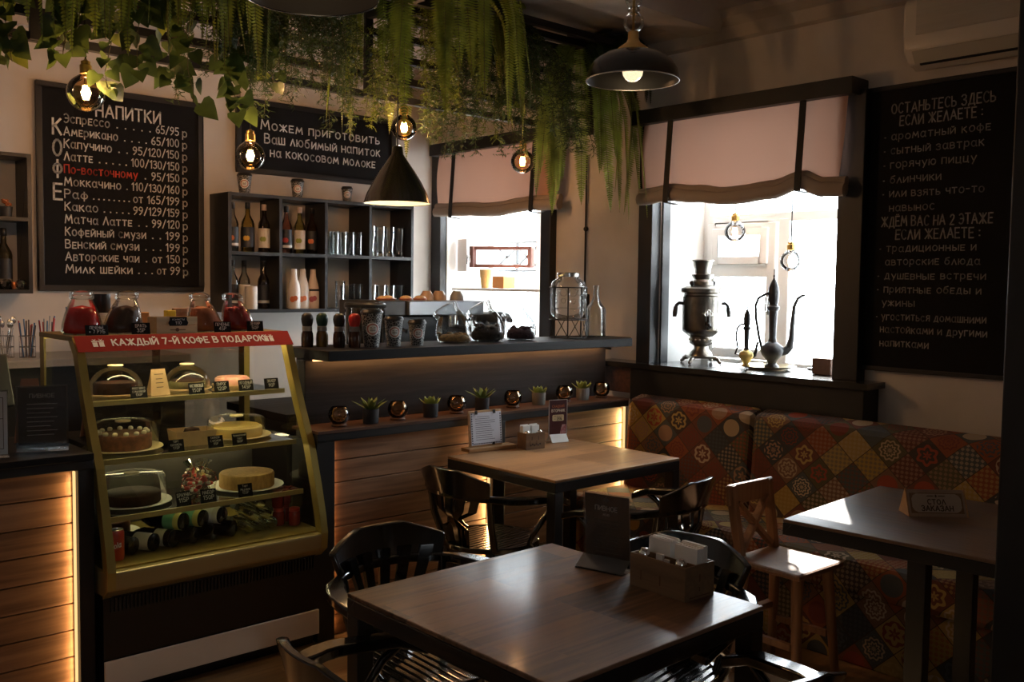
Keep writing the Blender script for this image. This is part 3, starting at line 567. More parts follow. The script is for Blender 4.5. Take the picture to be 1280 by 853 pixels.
table('wooden_table', 'mid-brown oak table with black frame against the bar counter', 2.735, 3.56, 2.72, 3.43, table_l)
table('wooden_table', 'brown oak table with the folded reserved sign by the sofa', 2.925, 3.735, .88, 1.79, table_r, R(3.5), tee=True)

# ---------------------------------------------------------------- bentwood armchairs
def arc(cx, cy, rx, ry, a0, a1, n, z): return [(cx+rx*math.cos(R(a0+(a1-a0)*i/n)), cy+ry*math.sin(R(a0+(a1-a0)*i/n)), z(i/n) if callable(z) else z) for i in range(n+1)]
def sweep_rect(mb, pts, nrm, w, h):
    """vertical board of height h, thickness w following pts with outward normals nrm"""
    k = len(pts); vs = []
    for i, p in enumerate(pts):
        p = Vector(p); nn = Vector(nrm[i]).normalized(); hh = h[i] if isinstance(h, list) else h
        lean = nn*.03
        vs += [tuple(p-nn*w/2), tuple(p+nn*w/2), tuple(p+nn*w/2+Vector((0, 0, hh))+lean), tuple(p-nn*w/2+Vector((0, 0, hh))+lean)]
    fs = [(0, 1, 2, 3), (4*k-1, 4*k-2, 4*k-3, 4*k-4)]
    for i in range(k-1):
        for q in range(4): fs.append((4*i+q, 4*i+(q+1) % 4, 4*i+4+(q+1) % 4, 4*i+4+q))
    mb.add(vs, fs)
def make_chair(label):
    t = thing('bentwood_armchair', label, 'chair')
    # round slatted seat, facing +x
    m = MB(); ring = [( .215*math.cos(2*PI*i/40), .215*math.sin(2*PI*i/40)) for i in range(40)]
    ri = [(p[0]*.90, p[1]*.90) for p in ring]
    vs = [(x, y, .432) for x, y in ring]+[(x, y, .455) for x, y in ring]+[(x, y, .455) for x, y in ri]+[(x, y, .432) for x, y in ri]
    fs = []
    for i in range(40):
        j = (i+1) % 40
        fs += [(i, j, 40+j, 40+i), (40+i, 40+j, 80+j, 80+i), (80+i, 80+j, 120+j, 120+i), (120+i, 120+j, j, i)]
    m.add(vs, fs); m.build('seat_ring', lacquer, t, smooth=50, bevel=.005)
    m = MB(); y = -.185
    while y < .18:
        hw = math.sqrt(max(0, .196**2-(y+.011)**2)); m.box(-hw, hw, y, y+.0215, .436, .452); y += .0262
    m.build('seat_slats', lacquer, t, bevel=.004)
    for sx, sy in ((1, 1), (1, -1), (-1, 1), (-1, -1)):
        MB().tube([(sx*.135, sy*.135, .434), (sx*.155, sy*.155, .25), (sx*.185, sy*.185, 0)], [.021, .019, .014], 10).build('leg', lacquer, t, smooth=50)
    m = MB(); m.tube(arc(0, 0, .148, .148, 0, 360, 28, .27), .011, 6); m.build('stretcher_ring', lacquer, t, smooth=50)
    # bent arm rail: a U open to the front
    pts = [(.20, .255, .615), (.12, .272, .645)] + arc(-.02, 0, .235, .272, 90, 270, 18, lambda s: .66+.02*math.sin(PI*s)) + [(.12, -.272, .645), (.20, -.255, .615)]
    m = MB(); k = len(pts); vs = []
    for i, p in enumerate(pts):
        d = (Vector(pts[min(i+1, k-1)])-Vector(pts[max(i-1, 0)])).normalized(); nn = d.cross(Vector((0, 0, 1))).normalized()
        wd = .026 if 5 < i < k-6 else .056
        for a, b in ((-1, -1), (1, -1), (1, 1), (-1, 1)): vs.append(tuple(Vector(p)+nn*(a*wd/2)+Vector((0, 0, b*.0145))))
    fs = [(3, 2, 1, 0), (4*k-4, 4*k-3, 4*k-2, 4*k-1)]
    for i in range(k-1):
        for q in range(4): fs.append((4*i+q, 4*i+(q+1) % 4, 4*i+4+(q+1) % 4, 4*i+4+q))
    m.add(vs, fs); m.build('arm_rail', lacquer, t, bevel=.006, smooth=40)
    # broad curved crest
    pa = arc(-.02, 0, .235, .272, 137, 223, 16, .672); nn = [(p[0]+.02, p[1], 0) for p in pa]
    hh = [.075+.045*min(1, 3.2*min(i, 16-i)/16) for i in range(17)]
    m = MB(); sweep_rect(m, pa, nn, .020, hh); m.build('crest_rail', lacquer, t, bevel=.004, smooth=35)
    # fan of slats
    for s in (-2, -1, 0, 1, 2):
        a = R(180+s*16); bx, by = -.185, s*.026
        tx, ty = -.02+.228*math.cos(a), .264*math.sin(a)
        m = MB(); P0 = Vector((bx, by, .445)); P1 = Vector((bx-.02, by*1.25, .53)); P2 = Vector((tx*1.0, ty*.75, .61)); P3 = Vector((tx, ty, .72))
        seq = [P0, P0.lerp(P1, .5), P1, P1.lerp(P2, .5), P2, P2.lerp(P3, .5), P3]; k = len(seq); vs = []
        rad = Vector((math.cos(a), math.sin(a), 0)); tn = Vector((-rad.y, rad.x, 0))
        for i, p in enumerate(seq):
            wd = .022+.018*i/(k-1)
            for q, r_ in ((-1, -1), (1, -1), (1, 1), (-1, 1)): vs.append(tuple(p+tn*(q*wd/2)+rad*(r_*.006)))
        fs = [(3, 2, 1, 0), (4*k-4, 4*k-3, 4*k-2, 4*k-1)]
        for i in range(k-1):
            for q in range(4): fs.append((4*i+q, 4*i+(q+1) % 4, 4*i+4+(q+1) % 4, 4*i+4+q))
        m.add(vs, fs); m.build('back_slat', lacquer, t, smooth=40)
    # back stiles beside the crest and C-shaped arm supports
    for sy in (-1, 1):
        a = R(180-sy*43); px_, py_ = -.02+.232*math.cos(a), .268*math.sin(a)
        MB().tube([(-.13, sy*.155, .445), (px_*.9, py_*.95, .56), (px_, py_, .68)], [.017, .016, .014], 8).build('back_stile', lacquer, t, smooth=50)
        MB().tube([(.13, sy*.268, .632), (.08, sy*.272, .60), (.03, sy*.262, .55), (.015, sy*.235, .50), (.03, sy*.205, .46), (.07, sy*.19, .425), (.10, sy*.165, .40)], .0125, 8).build('arm_support', lacquer, t, smooth=50)
    return t
ch = make_chair('black bentwood armchair on the far side of the foreground table')
ch.location = (1.674, 2.175, 0); ch.rotation_euler = (0, 0, R(-92))
dup(ch, (1.243, 1.675, 0), R(-4), 'black bentwood armchair at the left side of the foreground table')
dup(ch, (2.085, 1.69, 0), R(190), 'black bentwood armchair beyond the napkin box, its crest lit along the top')
dup(ch, (1.685, 1.22, 0), R(76), 'black bentwood armchair cut off at the bottom edge, sunlit arm')
dup(ch, (2.69, 3.07, 0), R(4), 'black bentwood armchair on the left of the table against the counter')
dup(ch, (3.02, 2.50, 0), R(98), 'black bentwood armchair on the near side of the table against the counter')

# ---------------------------------------------------------------- small wooden chair by the sofa
st = thing('wooden_chair', 'small brown beech chair with crossed back beside the right table', 'chair', (3.335, 2.01, 0), R(-92))
MB().box(-.165, .165, -.16, .16, .445, .47).build('seat', stoolwood, st, bevel=.012)
for sx in (-1, 1):
    for sy in (-1, 1):
        MB().tube([(sx*.12, sy*.105, .446), (sx*.15, sy*.14, 0)], [.024, .017], 8).build('leg', stoolwood, st, smooth=50)
MB().box(-.155, -.125, -.115, .115, .22, .245).box(-.115, .115, .115, .135, .16, .185).box(-.115, .115, -.135, -.115, .16, .185).build('stretcher', stoolwood, st)
for sy in (-1, 1): MB().bar((-.135, sy*.115, .47), (-.185, sy*.125, .75), .03, .036, (1, 0, 0)).build('back_post', stoolwood, st, bevel=.003)
MB().bar((-.180, -.15, .715), (-.180, .15, .715), .022, .085).build('top_rail', stoolwood, st, bevel=.008)
MB().bar((-.142, -.10, .49), (-.172, .10, .68), .018, .03, (1, 0, 0)).bar((-.142, .10, .49), (-.172, -.10, .68), .018, .03, (1, 0, 0)).build('cross_brace', stoolwood, st)

# ---------------------------------------------------------------- dark post at the right edge
tag(MB().box(2.28, 2.40, .70, .835, 0, ZC).build('black_post', black_m, bevel=.004), 'black wooden post standing at the right edge of the view', 'post')

# ---------------------------------------------------------------- blinds
peach = fabric_translucent('peach_fabric', (.42, .235, .165), .11)
def blind(label, y0, y1, zt, sagz, straps, x=4.245):
    t = thing('roman_blind', label, 'blind', (x, (y0+y1)/2, zt)); yc = (y0+y1)/2
    sag = lambda y: sagz[0][1] if y <= sagz[0][0] else sagz[-1][1] if y >= sagz[-1][0] else next(a[1]+(b[1]-a[1])*(.5-.5*math.cos(PI*(y-a[0])/(b[0]-a[0]))) for a, b in zip(sagz, sagz[1:]) if a[0] <= y <= b[0])
    m = MB(); ny, nz = 40, 12; vs = []
    for i in range(ny+1):
        y = y0+.012+(y1-y0-.024)*i/ny; zb = sag(y)+.03
        for j in range(nz+1):
            f = j/nz; z = zt-.002+(zb-zt+.002)*f
            yy = yc+(y-yc)*(1-(.10 if y < yc else .03)*max(0, f-.35)**1.5)
            vs.append((-.015*math.sin(PI*f)*(1+.4*math.sin(i*.7))-.012*f, yy-yc, z-zt))
    fs = [(i*(nz+1)+j, i*(nz+1)+j+1, (i+1)*(nz+1)+j+1, (i+1)*(nz+1)+j) for i in range(ny) for j in range(nz)]
    m.add(vs, fs); m.build('cloth', peach, t, smooth=60, recalc=False)
    for k, (dz, rr) in enumerate(((.0, .036), (.036, .026))):
        pts = [(-.012-.012*(1-k), y0+(y1-y0)*i/30-yc, sag(y0+(y1-y0)*i/30)+dz-zt+.0015*math.sin(i*1.3+k)) for i in range(31)]
        MB().tube(pts, [rr*(1+.05*math.sin(i*.6+k*2)) for i in range(31)], 10, sx=.8).build('rolled_hem', fabric_translucent('hem_%d%s' % (k, label[:5]), (.36, .29, .24), .12), t, smooth=60)
    for ys in straps:
        zb = sag(ys); m = MB(); m.add([(-.034, ys-yc-.018, .0), (-.034, ys-yc+.018, .0), (-.064, ys-yc+.018, zb+.01-zt), (-.064, ys-yc-.018, zb+.01-zt), (-.066, ys-yc+.018, zb-.045-zt), (-.066, ys-yc-.018, zb-.045-zt), (.03, ys-yc+.018, zb-.05-zt), (.03, ys-yc-.018, zb-.05-zt)], [(0, 1, 2, 3), (3, 2, 4, 5), (5, 4, 6, 7)])
        m.build('strap', rubber_m, t, solid=.004)
    MB().box(-.05, XW-x, y0-.033-yc, y1+.045-yc, -.005, .075).build('pelmet_board', black_m, t, bevel=.003)
    return t
blind('peach roman blind with black straps over the window above the sofa', 2.29, 3.56, 2.475, [(2.29, 2.025), (2.41, 2.033), (2.52, 2.075), (2.70, 2.034), (2.96, 2.022), (3.15, 2.043), (3.33, 2.064), (3.56, 2.047)], (2.52, 3.335))
blind('smaller peach roman blind on the corner window behind the bar', 4.20, 5.46, 2.475, [(4.20, 2.06), (4.42, 2.065), (4.84, 2.045), (5.24, 2.065), (5.46, 2.067)], (4.42, 5.24))
# ---------------------------------------------------------------- chalkboards
def board(name, label, o, X, w, h, d=.03, rim=.03):
    """o = lower left corner on the wall, X = reading direction"""
    t = thing(name, label, 'chalkboard', o); Z = Vector((0, 0, 1)); N = X.cross(Z)
    M = Matrix(((X.x, N.x, 0, 0), (X.y, N.y, 0, 0), (X.z, N.z, 1, 0), (0, 0, 0, 1)))
    pn = MB().box(rim, w-rim, .002, d*.7, rim, h-rim, M).build('writing_panel', chalk_m, t)
    m = MB(); m.box(0, w, .002, d, 0, rim, M).box(0, w, .002, d, h-rim, h, M).box(0, rim, .002, d, rim, h-rim, M).box(w-rim, w, .002, d, rim, h-rim, M)
    m.build('frame', black_m, t, bevel=.003)
    return pn, (lambda a, b: tuple(X*a+N*(d*.7+.002)+Z*b))
XP, YM, ZP = Vector((1, 0, 0)), Vector((0, -1, 0)), Vector((0, 0, 1))
pn, at = board('menu_board', 'large black drinks menu chalkboard with prices on the back wall', (1.585, YB-.001, 1.485), XP, .94, 1.14)
rows = [('Эспрессо', '.....', '65/95', 0), ('Американо', '....', '65/100', 0), ('Капучино', '..', '95/120/150', 0), ('Латте', '.....', '100/130/150', 0), ('По-восточному', '.', '95/150', 1), ('Моккачино', '.', '110/130/160', 0), ('Раф', '........', 'от 165/199', 0), ('Какао', '.....', '99/129/159', 0), ('Матча Латте', '..', '99/120', 0), ('Кофейный смузи', '..', '199', 0), ('Венский смузи', '...', '199', 0), ('Авторские чаи', '.', 'от 150', 0), ('Милк шейки', '...', 'от 99', 0)]
wm, rm = MB(), MB()
write(wm, 'НАПИТКИ', at(.315, .985), XP, ZP, .068, .365, weight=.006)
for c, z in zip('КОФЕ', (.86, .745, .63, .505)): write(wm, c, at(.085, z), XP, ZP, .085, .042, weight=.006)
for i, (a, dots, pr_, red) in enumerate(rows):
    z = .930-i*.0690; n = len(a)
    tw = {0: .245, 1: .29, 2: .255, 3: .15, 4: .40, 5: .305, 6: .12, 7: .175, 8: .365, 9: .445, 10: .405, 11: .405, 12: .365}[i]
    pw = {5: .165, 6: .185, 10: .285, 11: .285, 8: .17, 9: .205, 3: .08, 12: .145, 4: .15}.get(len(pr_), .2)
    pw = min(.28, .027*len(pr_))
    write(rm if red else wm, a, at(.142, z), XP, ZP, .046, tw, weight=.006, jitter=.05)
    write(wm, pr_, at(.79, z), XP, ZP, .044, pw, 'r', weight=.006, jitter=.04)
    write(wm, 'р', at(.815, z-.006), XP, ZP, .048, .026, weight=.006)
    x = .142+tw+.02; e = .79-pw-.012; k = len(dots)
    for q in range(k): xx = x+(e-x)*(q+.5)/k; wm.add([at(xx-.004, z), at(xx+.004, z), at(xx+.004, z+.007), at(xx-.004, z+.007)], [(0, 1, 2, 3)])
wm.build('chalk_lettering', chalk_w, pn, recalc=False); rm.build('red_lettering', chalk_r, pn, recalc=False)['label'] = 'red chalk line'
pn, at = board('notice_board', 'wide black chalkboard offering coconut milk above the bottle shelf', (2.747, YB-.001, 2.235), XP, 1.20, .465)
wm = MB()
write(wm, 'Можем приготовить', at(.165, .285), XP, ZP, .058, .90, weight=.006, jitter=.06)
write(wm, 'Ваш любимый напиток', at(.19, .2), XP, ZP, .058, .88, weight=.006, jitter=.06)
write(wm, 'на кокосовом молоке', at(.23, .118), XP, ZP, .056, .80, weight=.006, jitter=.06)
wm.build('chalk_lettering', chalk_w, pn, recalc=False)
pn, at = board('tall_notice_board', 'tall black chalkboard with two chalk lists on the right wall', (XW-.001, 2.255, 1.165), YM, .71, 1.34, rim=.02)
wm = MB()
L3 = [('ОСТАНЬТЕСЬ ЗДЕСЬ', .13, 1.206, .044, .46, 1), ('ЕСЛИ ЖЕЛАЕТЕ :', .17, 1.148, .044, .37, 1), ('· ароматный кофе', .10, 1.085, .036, .475, 0), ('· сытный завтрак', .10, 1.02, .036, .45, 0), ('· горячую пиццу', .10, .955, .036, .42, 0), ('· блинчики', .10, .885, .036, .27, 0), ('· или взять что-то', .10, .82, .036, .46, 0), ('навынос', .135, .753, .036, .21, 0),
      ('ЖДЁМ ВАС НА 2 ЭТАЖЕ', .10, .683, .044, .50, 1), ('ЕСЛИ ЖЕЛАЕТЕ :', .17, .622, .044, .38, 1), ('· традиционные и', .095, .565, .034, .44, 0), ('авторские блюда', .125, .503, .034, .43, 0), ('· душевные встречи', .09, .437, .034, .49, 0), ('· приятные обеды и', .09, .373, .034, .475, 0), ('ужины', .115, .31, .034, .155, 0), ('· угоститься домашними', .09, .245, .034, .50, 0), ('настойками и другими', .112, .185, .034, .485, 0), ('напитками', .112, .12, .034, .23, 0)]
for s, x, z, h, wd, b in L3: write(wm, s, at(x, z), YM, ZP, h, wd, weight=.006, jitter=.07)
wm.build('chalk_lettering', chalk_d, pn, recalc=False)

# ---------------------------------------------------------------- wall shelf behind the bar
def shelf_unit(name, label, x0, x1, y0, z0, z1, zm, cols, cap=.02):
    t = thing(name, label, 'shelf', ((x0+x1)/2, (y0+YB)/2, z0)); L = t.location; y1 = YB-.002
    local(MB().box(x0, x0+cap, y0, y1, z0, z1).box(x1-cap, x1, y0, y1, z0, z1).box(x0+cap, x1-cap, y0, y1, z1-cap, z1).box(x0+cap, x1-cap, y0, y1, z0, z0+cap), t).build('shelf_frame', shelfm, t, bevel=.002)
    local(MB().box(x0+cap, x1-cap, y0+.002, y1, zm-cap/2, zm+cap/2), t).build('shelf_board', shelfm, t)
    for c in cols: local(MB().box(c-cap/2, c+cap/2, y0+.001, y1, z0+cap, zm-cap/2).box(c-cap/2, c+cap/2, y0+.001, y1, zm+cap/2, z1-cap), t).build('divider', shelfm, t)
    return t
shelfm = P('shelf_black', (.020, .020, .022), .4, noise=.3, nscale=(9, 9, 9))
SZ0, SZM, SZ1 = 1.362, 1.722, 2.085
shelf_unit('bottle_shelf', 'black open wall shelf of eight compartments with bottles and glasses', 2.577, 3.945, 5.345, SZ0, SZ1, SZM, (2.925, 3.25, 3.59))
shelf_unit('side_shelf', 'black two-tier wall shelf at the left edge holding a dark bottle', .75, 1.505, 5.39, 1.473, 2.2, 1.86, ())
UP, LO = SZM+.0105, SZ0+.0205
def bottle(label, loc, liquid, lab, cap, h=.30, r=.036, lab2=None, fruit=None, group=None, name='syrup_bottle'):
    t = thing(name, label, 'bottle', loc)
    k = h/.30
    MB().lathe([(.001, 0), (r*.92, 0), (r, .006), (r, .168*k), (r*.90, .186*k), (r*.55, .212*k), (.0150, .228*k), (.0125, .272*k)], 20).build('bottle_body', liquid, t, smooth=50)
    MB().lathe([(.0145, .262*k), (.0155, .263*k), (.0155, .298*k), (.013, .30*k)], 14).build('cap', cap, t, smooth=50)
    lb_ = MB().lathe([(r+.0006, .03*k), (r+.0006, .15*k)], 20, cap=False).build('label_band', lab, t, smooth=60)
    if lab2: MB().lathe([(r+.001, .036*k), (r+.001, .052*k)], 20, cap=False).build('label_stripe', lab2, lb_, smooth=60)
    if fruit:
        m = MB()
        for a in (-.35, 0): 
            c = Vector((math.cos(R(-118)+a), math.sin(R(-118)+a), 0)); s_ = Vector((-c.y, c.x, 0))
            m.add([tuple(c*(r+.0022)+s_*(.013*math.cos(q*PI/4))+Vector((0, 0, .083*k+.016*math.sin(q*PI/4)))) for q in range(8)], [tuple(range(8))])
        m.build('fruit_picture', fruit, lb_, recalc=False)
    return t
liqs = dict(clear=glass('syrup_clear', (.84, .84, .82), .9, .03, .06), straw=glass('syrup_straw', (.82, .72, .36), .9, .03, .06), dark=P('syrup_dark', (.010, .006, .005), .08), green=glass('syrup_green', (.74, .72, .38), .9, .03, .06), rose=glass('syrup_rose', (.78, .52, .42), .9, .03, .06))
lk, lw, capk, capw = P('label_black', (.012, .012, .014), .5), P('label_white', (.70, .66, .60), .6), P('cap_black', (.01, .01, .01), .35), P('cap_white', (.62, .50, .47), .5)
fr, fo, fg, fy = P('fruit_red', (.50, .03, .03), .5), P('fruit_orange', (.62, .16, .05), .5), P('fruit_green', (.28, .33, .05), .5), P('fruit_yellow', (.7, .42, .05), .5)
yb = 5.45
bottle('clear syrup bottle with black label, far left of the upper shelf row', (2.655, yb, UP), liqs['clear'], lk, capk, lab2=lw, fruit=fo)
bottle('straw-coloured syrup bottle with black label and yellow fruit', (2.755, yb, UP), liqs['straw'], lk, capk, fruit=fy, h=.305, r=.040)
bottle('dark syrup bottle with white label and pink cap', (2.865, yb, UP), liqs['dark'], lw, capw, fruit=fg)
bottle('syrup bottle with black label and red berry, left in the second upper compartment', (3.02, yb, UP), liqs['rose'], lk, capk, lab2=lw, fruit=fr)
bottle('greenish syrup bottle with white label and white cap', (3.115, yb, UP), liqs['green'], lw, capw, fruit=fg)
bottle('syrup bottle with black label and orange fruit beside the tumblers', (3.203, yb, UP), liqs['rose'], lk, capk, fruit=fo)
bottle('clear syrup bottle with black label in the lower left corner of the shelf', (2.652, yb, LO), liqs['clear'], lk, capk, lab2=lw, fruit=fr)
bottle('clear syrup bottle half hidden behind a white jar', (2.745, yb+.03, LO), liqs['clear'], lw, capk)
bottle('tall dark syrup bottle in the lower left compartment, right-hand end', (2.86, yb, LO), liqs['dark'], lk, capk, lab2=P('label_grey', (.4, .4, .38), .6))
tag(MB().lathe([(.001, 0), (.036, 0), (.038, .01), (.038, .125), (.035, .14), (.001, .142)], 20).build('white_jar', P('matt_cream', (.62, .57, .50), .7), loc=(2.738, 5.375, LO), smooth=50), 'plain cream jar in front of a clear syrup bottle', 'jar')
def pbottle(label, loc, col, fcol, band=None):
    t = thing('topping_bottle', label, 'bottle', loc)
    MB().lathe([(.001, 0), (.037, 0), (.040, .008), (.040, .12), (.034, .155), (.020, .205), (.0185, .225)], 20).build('bottle_body', col, t, smooth=50)
    MB().lathe([(.0185, .2255), (.0175, .253), (.001, .254)], 16).build('cap', col, t, smooth=50)
    m = MB()
    for da, dz, rr in ((-.25, .06, .017), (.2, .066, .015)):
        c = Vector((math.cos(R(-118)+da), math.sin(R(-118)+da), 0)); s_ = Vector((-c.y, c.x, 0))
        m.add([tuple(c*.0415+s_*(rr*math.cos(q*PI/5))+Vector((0, 0, dz+rr*1.15*math.sin(q*PI/5)))) for q in range(10)], [tuple(range(10))])
    m.build('fruit_picture', fcol, t, recalc=False)
    if band: MB().lathe([(.0405, .112), (.0405, .126)], 20, cap=False).build('label_band', band, t, smooth=60)
    return t
pw_ = P('white_plastic', (.78, .74, .70), .4)
pbottle('white topping bottle with peaches printed on it, left of three', (3.052, 5.41, LO), pw_, fo)
pbottle('white topping bottle with orange fruit, middle of three', (3.128, 5.43, LO), pw_, P('fruit_peach', (.75, .26, .12), .5))
pbottle('cream topping bottle with black band, right of three', (3.196, 5.42, LO), P('cream_plastic', (.70, .54, .42), .4), P('fruit_wine', (.35, .07, .08), .5), lk)
bottle('narrow bottle partly hidden at the divider beside white topping bottles', (2.962, 5.50, LO), liqs['straw'], lw, capk, h=.22, r=.022)
def tumbler(name, label, loc, r0_, r1_, h, grp, wall=.0025):
    o = MB().lathe([(.001, 0), (r0_, 0), (r1_, h), (r1_-wall, h), (r0_-wall, .012), (.001, .012)], 18, cap=False).build(name, clear_s, loc=loc, smooth=40)
    return tag(o, label, 'glass', grp)
g0 = tumbler('tumbler', 'straight clear tumbler in the tight row on the upper shelf', (3.345, 5.42, UP), .030, .032, .155, 'tumblers on the upper shelf')
for i, x in enumerate((3.345, 3.405, 3.465, 3.525)):
    for j, y in enumerate((5.40, 5.47)):
        if i or j:
            c = g0.copy(); COL.objects.link(c); c.location = (x+.012*j, y, UP)
        else: g0.location = (x, y, UP)
        
b0 = None
for i, x in enumerate((3.645, 3.725, 3.805, 3.885)):
    if b0 is None:
        b0 = tag(MB().lathe([(.001, 0), (.030, 0), (.031, .006), (.026, .03), (.030, .08), (.038, .15), (.036, .205), (.034, .205), (.036, .15), (.027, .08), (.023, .035), (.001, .02)], 18, cap=False).build('beer_glass', clear_s, loc=(x, 5.43, UP), smooth=40), 'tall curved beer glass on the upper right shelf', 'glass', 'beer glasses on the upper shelf')
    else:
        c = b0.copy(); COL.objects.link(c); c.location = (x, 5.43, UP)
for i, (x, y, h, lb) in enumerate(((3.40, 5.42, .18, 'tall clear jug glass at the left of the lower shelf'), (3.475, 5.47, .15, 'clear stemless glass behind its neighbour on the lower shelf'), (3.53, 5.42, .16, 'clear flared glass at the right of the third lower compartment'))):
    tumbler('drinking_glass', lb, (x, y, LO), .030, .034+.004*i, h, None)
q0 = tumbler('water_glass', 'clear conical water glass on the lower right shelf', (3.655, 5.43, LO), .027, .037, .155, 'water glasses on the lower shelf')
for x in (3.735, 3.811, 3.884): c = q0.copy(); COL.objects.link(c); c.location = (x, 5.43, LO)
# paper cups with a round emblem
def paper_cup(label, loc, h=.115, rt_=.043, rz=0, pat=True):
    t = thing('paper_cup', label, 'cup', loc, rz); k = rt_/.043
    bodym = MATS.get('cup_pattern')
    if not bodym:
        bodym, nt, b = new_mat('cup_pattern'); MATS['cup_pattern'] = bodym; nb = NB(nt); tc = nt.nodes.new('ShaderNodeTexCoord')
        vo = nt.nodes.new('ShaderNodeTexVoronoi'); vo.feature = 'DISTANCE_TO_EDGE'; vo.inputs['Scale'].default_value = 90; nt.links.new(tc.outputs['Object'], vo.inputs['Vector'])
        nt.links.new(nb.mix(nb.m('GREATER_THAN', vo.outputs['Distance'], .07), (.34, .33, .31), (.012, .011, .012)), b.inputs['Base Color']); inp(b, 'Roughness', .5)
    MB().lathe([(.001, 0), (.029*k, 0), (.041*k, h-.012), (.001, h-.012)], 24).build('cup_body', bodym, t, smooth=50)
    MB().lathe([(.042*k, h-.014), (.044*k, h-.012), (.043*k, h-.004), (.038*k, h), (.037*k, h+.006), (.034*k, h+.006), (.033*k, h+.001), (.001, h+.001)], 24).build('lid', capk, t, smooth=50)
    for nm, rr, mt, dd in (('emblem', .026*k, paper_m, .0012), ('emblem_ring', .0215*k, P('emblem_red', (.45, .16, .12), .6), .0018), ('emblem_disc', .0165*k, paper_m, .0024)):
        m = MB(); zc = h*.50; rad = (.029+(.012)*.5)*k
        m.add([(((.029+.012*(zc+rr*math.sin(a*PI/8))/h)*k+dd)*math.cos(R(-118)+rr*math.cos(a*PI/8)/rad), ((.029+.012*(zc+rr*math.sin(a*PI/8))/h)*k+dd)*math.sin(R(-118)+rr*math.cos(a*PI/8)/rad), zc+rr*math.sin(a*PI/8)) for a in range(16)]+[((rad+dd+.0006)*math.cos(R(-118)), (rad+dd+.0006)*math.sin(R(-118)), zc)], [(a, (a+1) % 16, 16) for a in range(16)])
        m.build(nm, mt, t, recalc=False)
    m = MB(); rad = .036*k
    for r_ in (-.006, 0, .006): m.add([((rad+.0036)*math.cos(R(-118)+b/rad), (rad+.0036)*math.sin(R(-118)+b/rad), h*.5+r_*k+c) for b, c in ((-.010*k, -.0012), (.010*k, -.0012), (.010*k, .0012), (-.010*k, .0012))], [(0, 1, 2, 3)])
    m.build('emblem_text', P('emblem_dark', (.05, .04, .04), .6), t, recalc=False)
    return t
paper_cup('black paper cup with round emblem on top of the wall shelf, below the glowing bulb', (2.735, 5.45, SZ1), .125, .046)
paper_cup('black paper cup with round emblem on the middle of the wall shelf top', (3.10, 5.45, SZ1), .118)
paper_cup('small black paper cup with round emblem at the right of the shelf top', (3.47, 5.45, SZ1), .10, .038)

# ---------------------------------------------------------------- things on the bar top
BT = 1.258
def sauce(label, loc, capc, liq):
    t = thing('sauce_bottle', label, 'bottle', loc); t.scale = (1.1, 1.1, 1.1)
    MB().lathe([(.001, 0), (.023, 0), (.0245, .005), (.0255, .035), (.024, .055), (.019, .068), (.0185, .085)], 18).build('bottle_body', liq, t, smooth=50)
    MB().lathe([(.0205, .066), (.021, .067), (.021, .085), (.0195, .086)], 18, cap=False).build('label_band', P('band_grey', (.28, .26, .25), .5), t, smooth=50)
    MB().lathe([(.0195, .0862), (.0235, .10), (.0255, .115), (.023, .130), (.014, .139), (.001, .141)], 18).build('cap', capc, t, smooth=50)
brn, amb2 = P('sauce_brown', (.035, .018, .012), .15), P('sauce_amber', (.13, .075, .02), .15)
sauce('sauce bottle with black round cap, leftmost of four on the bar', (2.205, 3.79, BT), capk, brn)
sauce('sauce bottle with dark green round cap on the bar', (2.270, 3.77, BT), P('cap_green', (.012, .045, .03), .3), amb2)
sauce('sauce bottle with black round cap beside the red-capped one', (2.310, 3.69, BT), capk, brn)
sauce('sauce bottle with red round cap on the bar', (2.372, 3.66, BT), P('cap_red', (.45, .02, .02), .3), P('sauce_brown2', (.07, .028, .015), .15))
paper_cup('tallest patterned paper cup on the bar beside the red-capped bottle', (2.452, 3.64, BT), .168, .051)
paper_cup('patterned paper cup standing second from left on the bar', (2.575, 3.64, BT), .135, .046)
paper_cup('smaller patterned paper cup beside the leftmost tilted jar on the bar', (2.71, 3.64, BT), .116, .044)
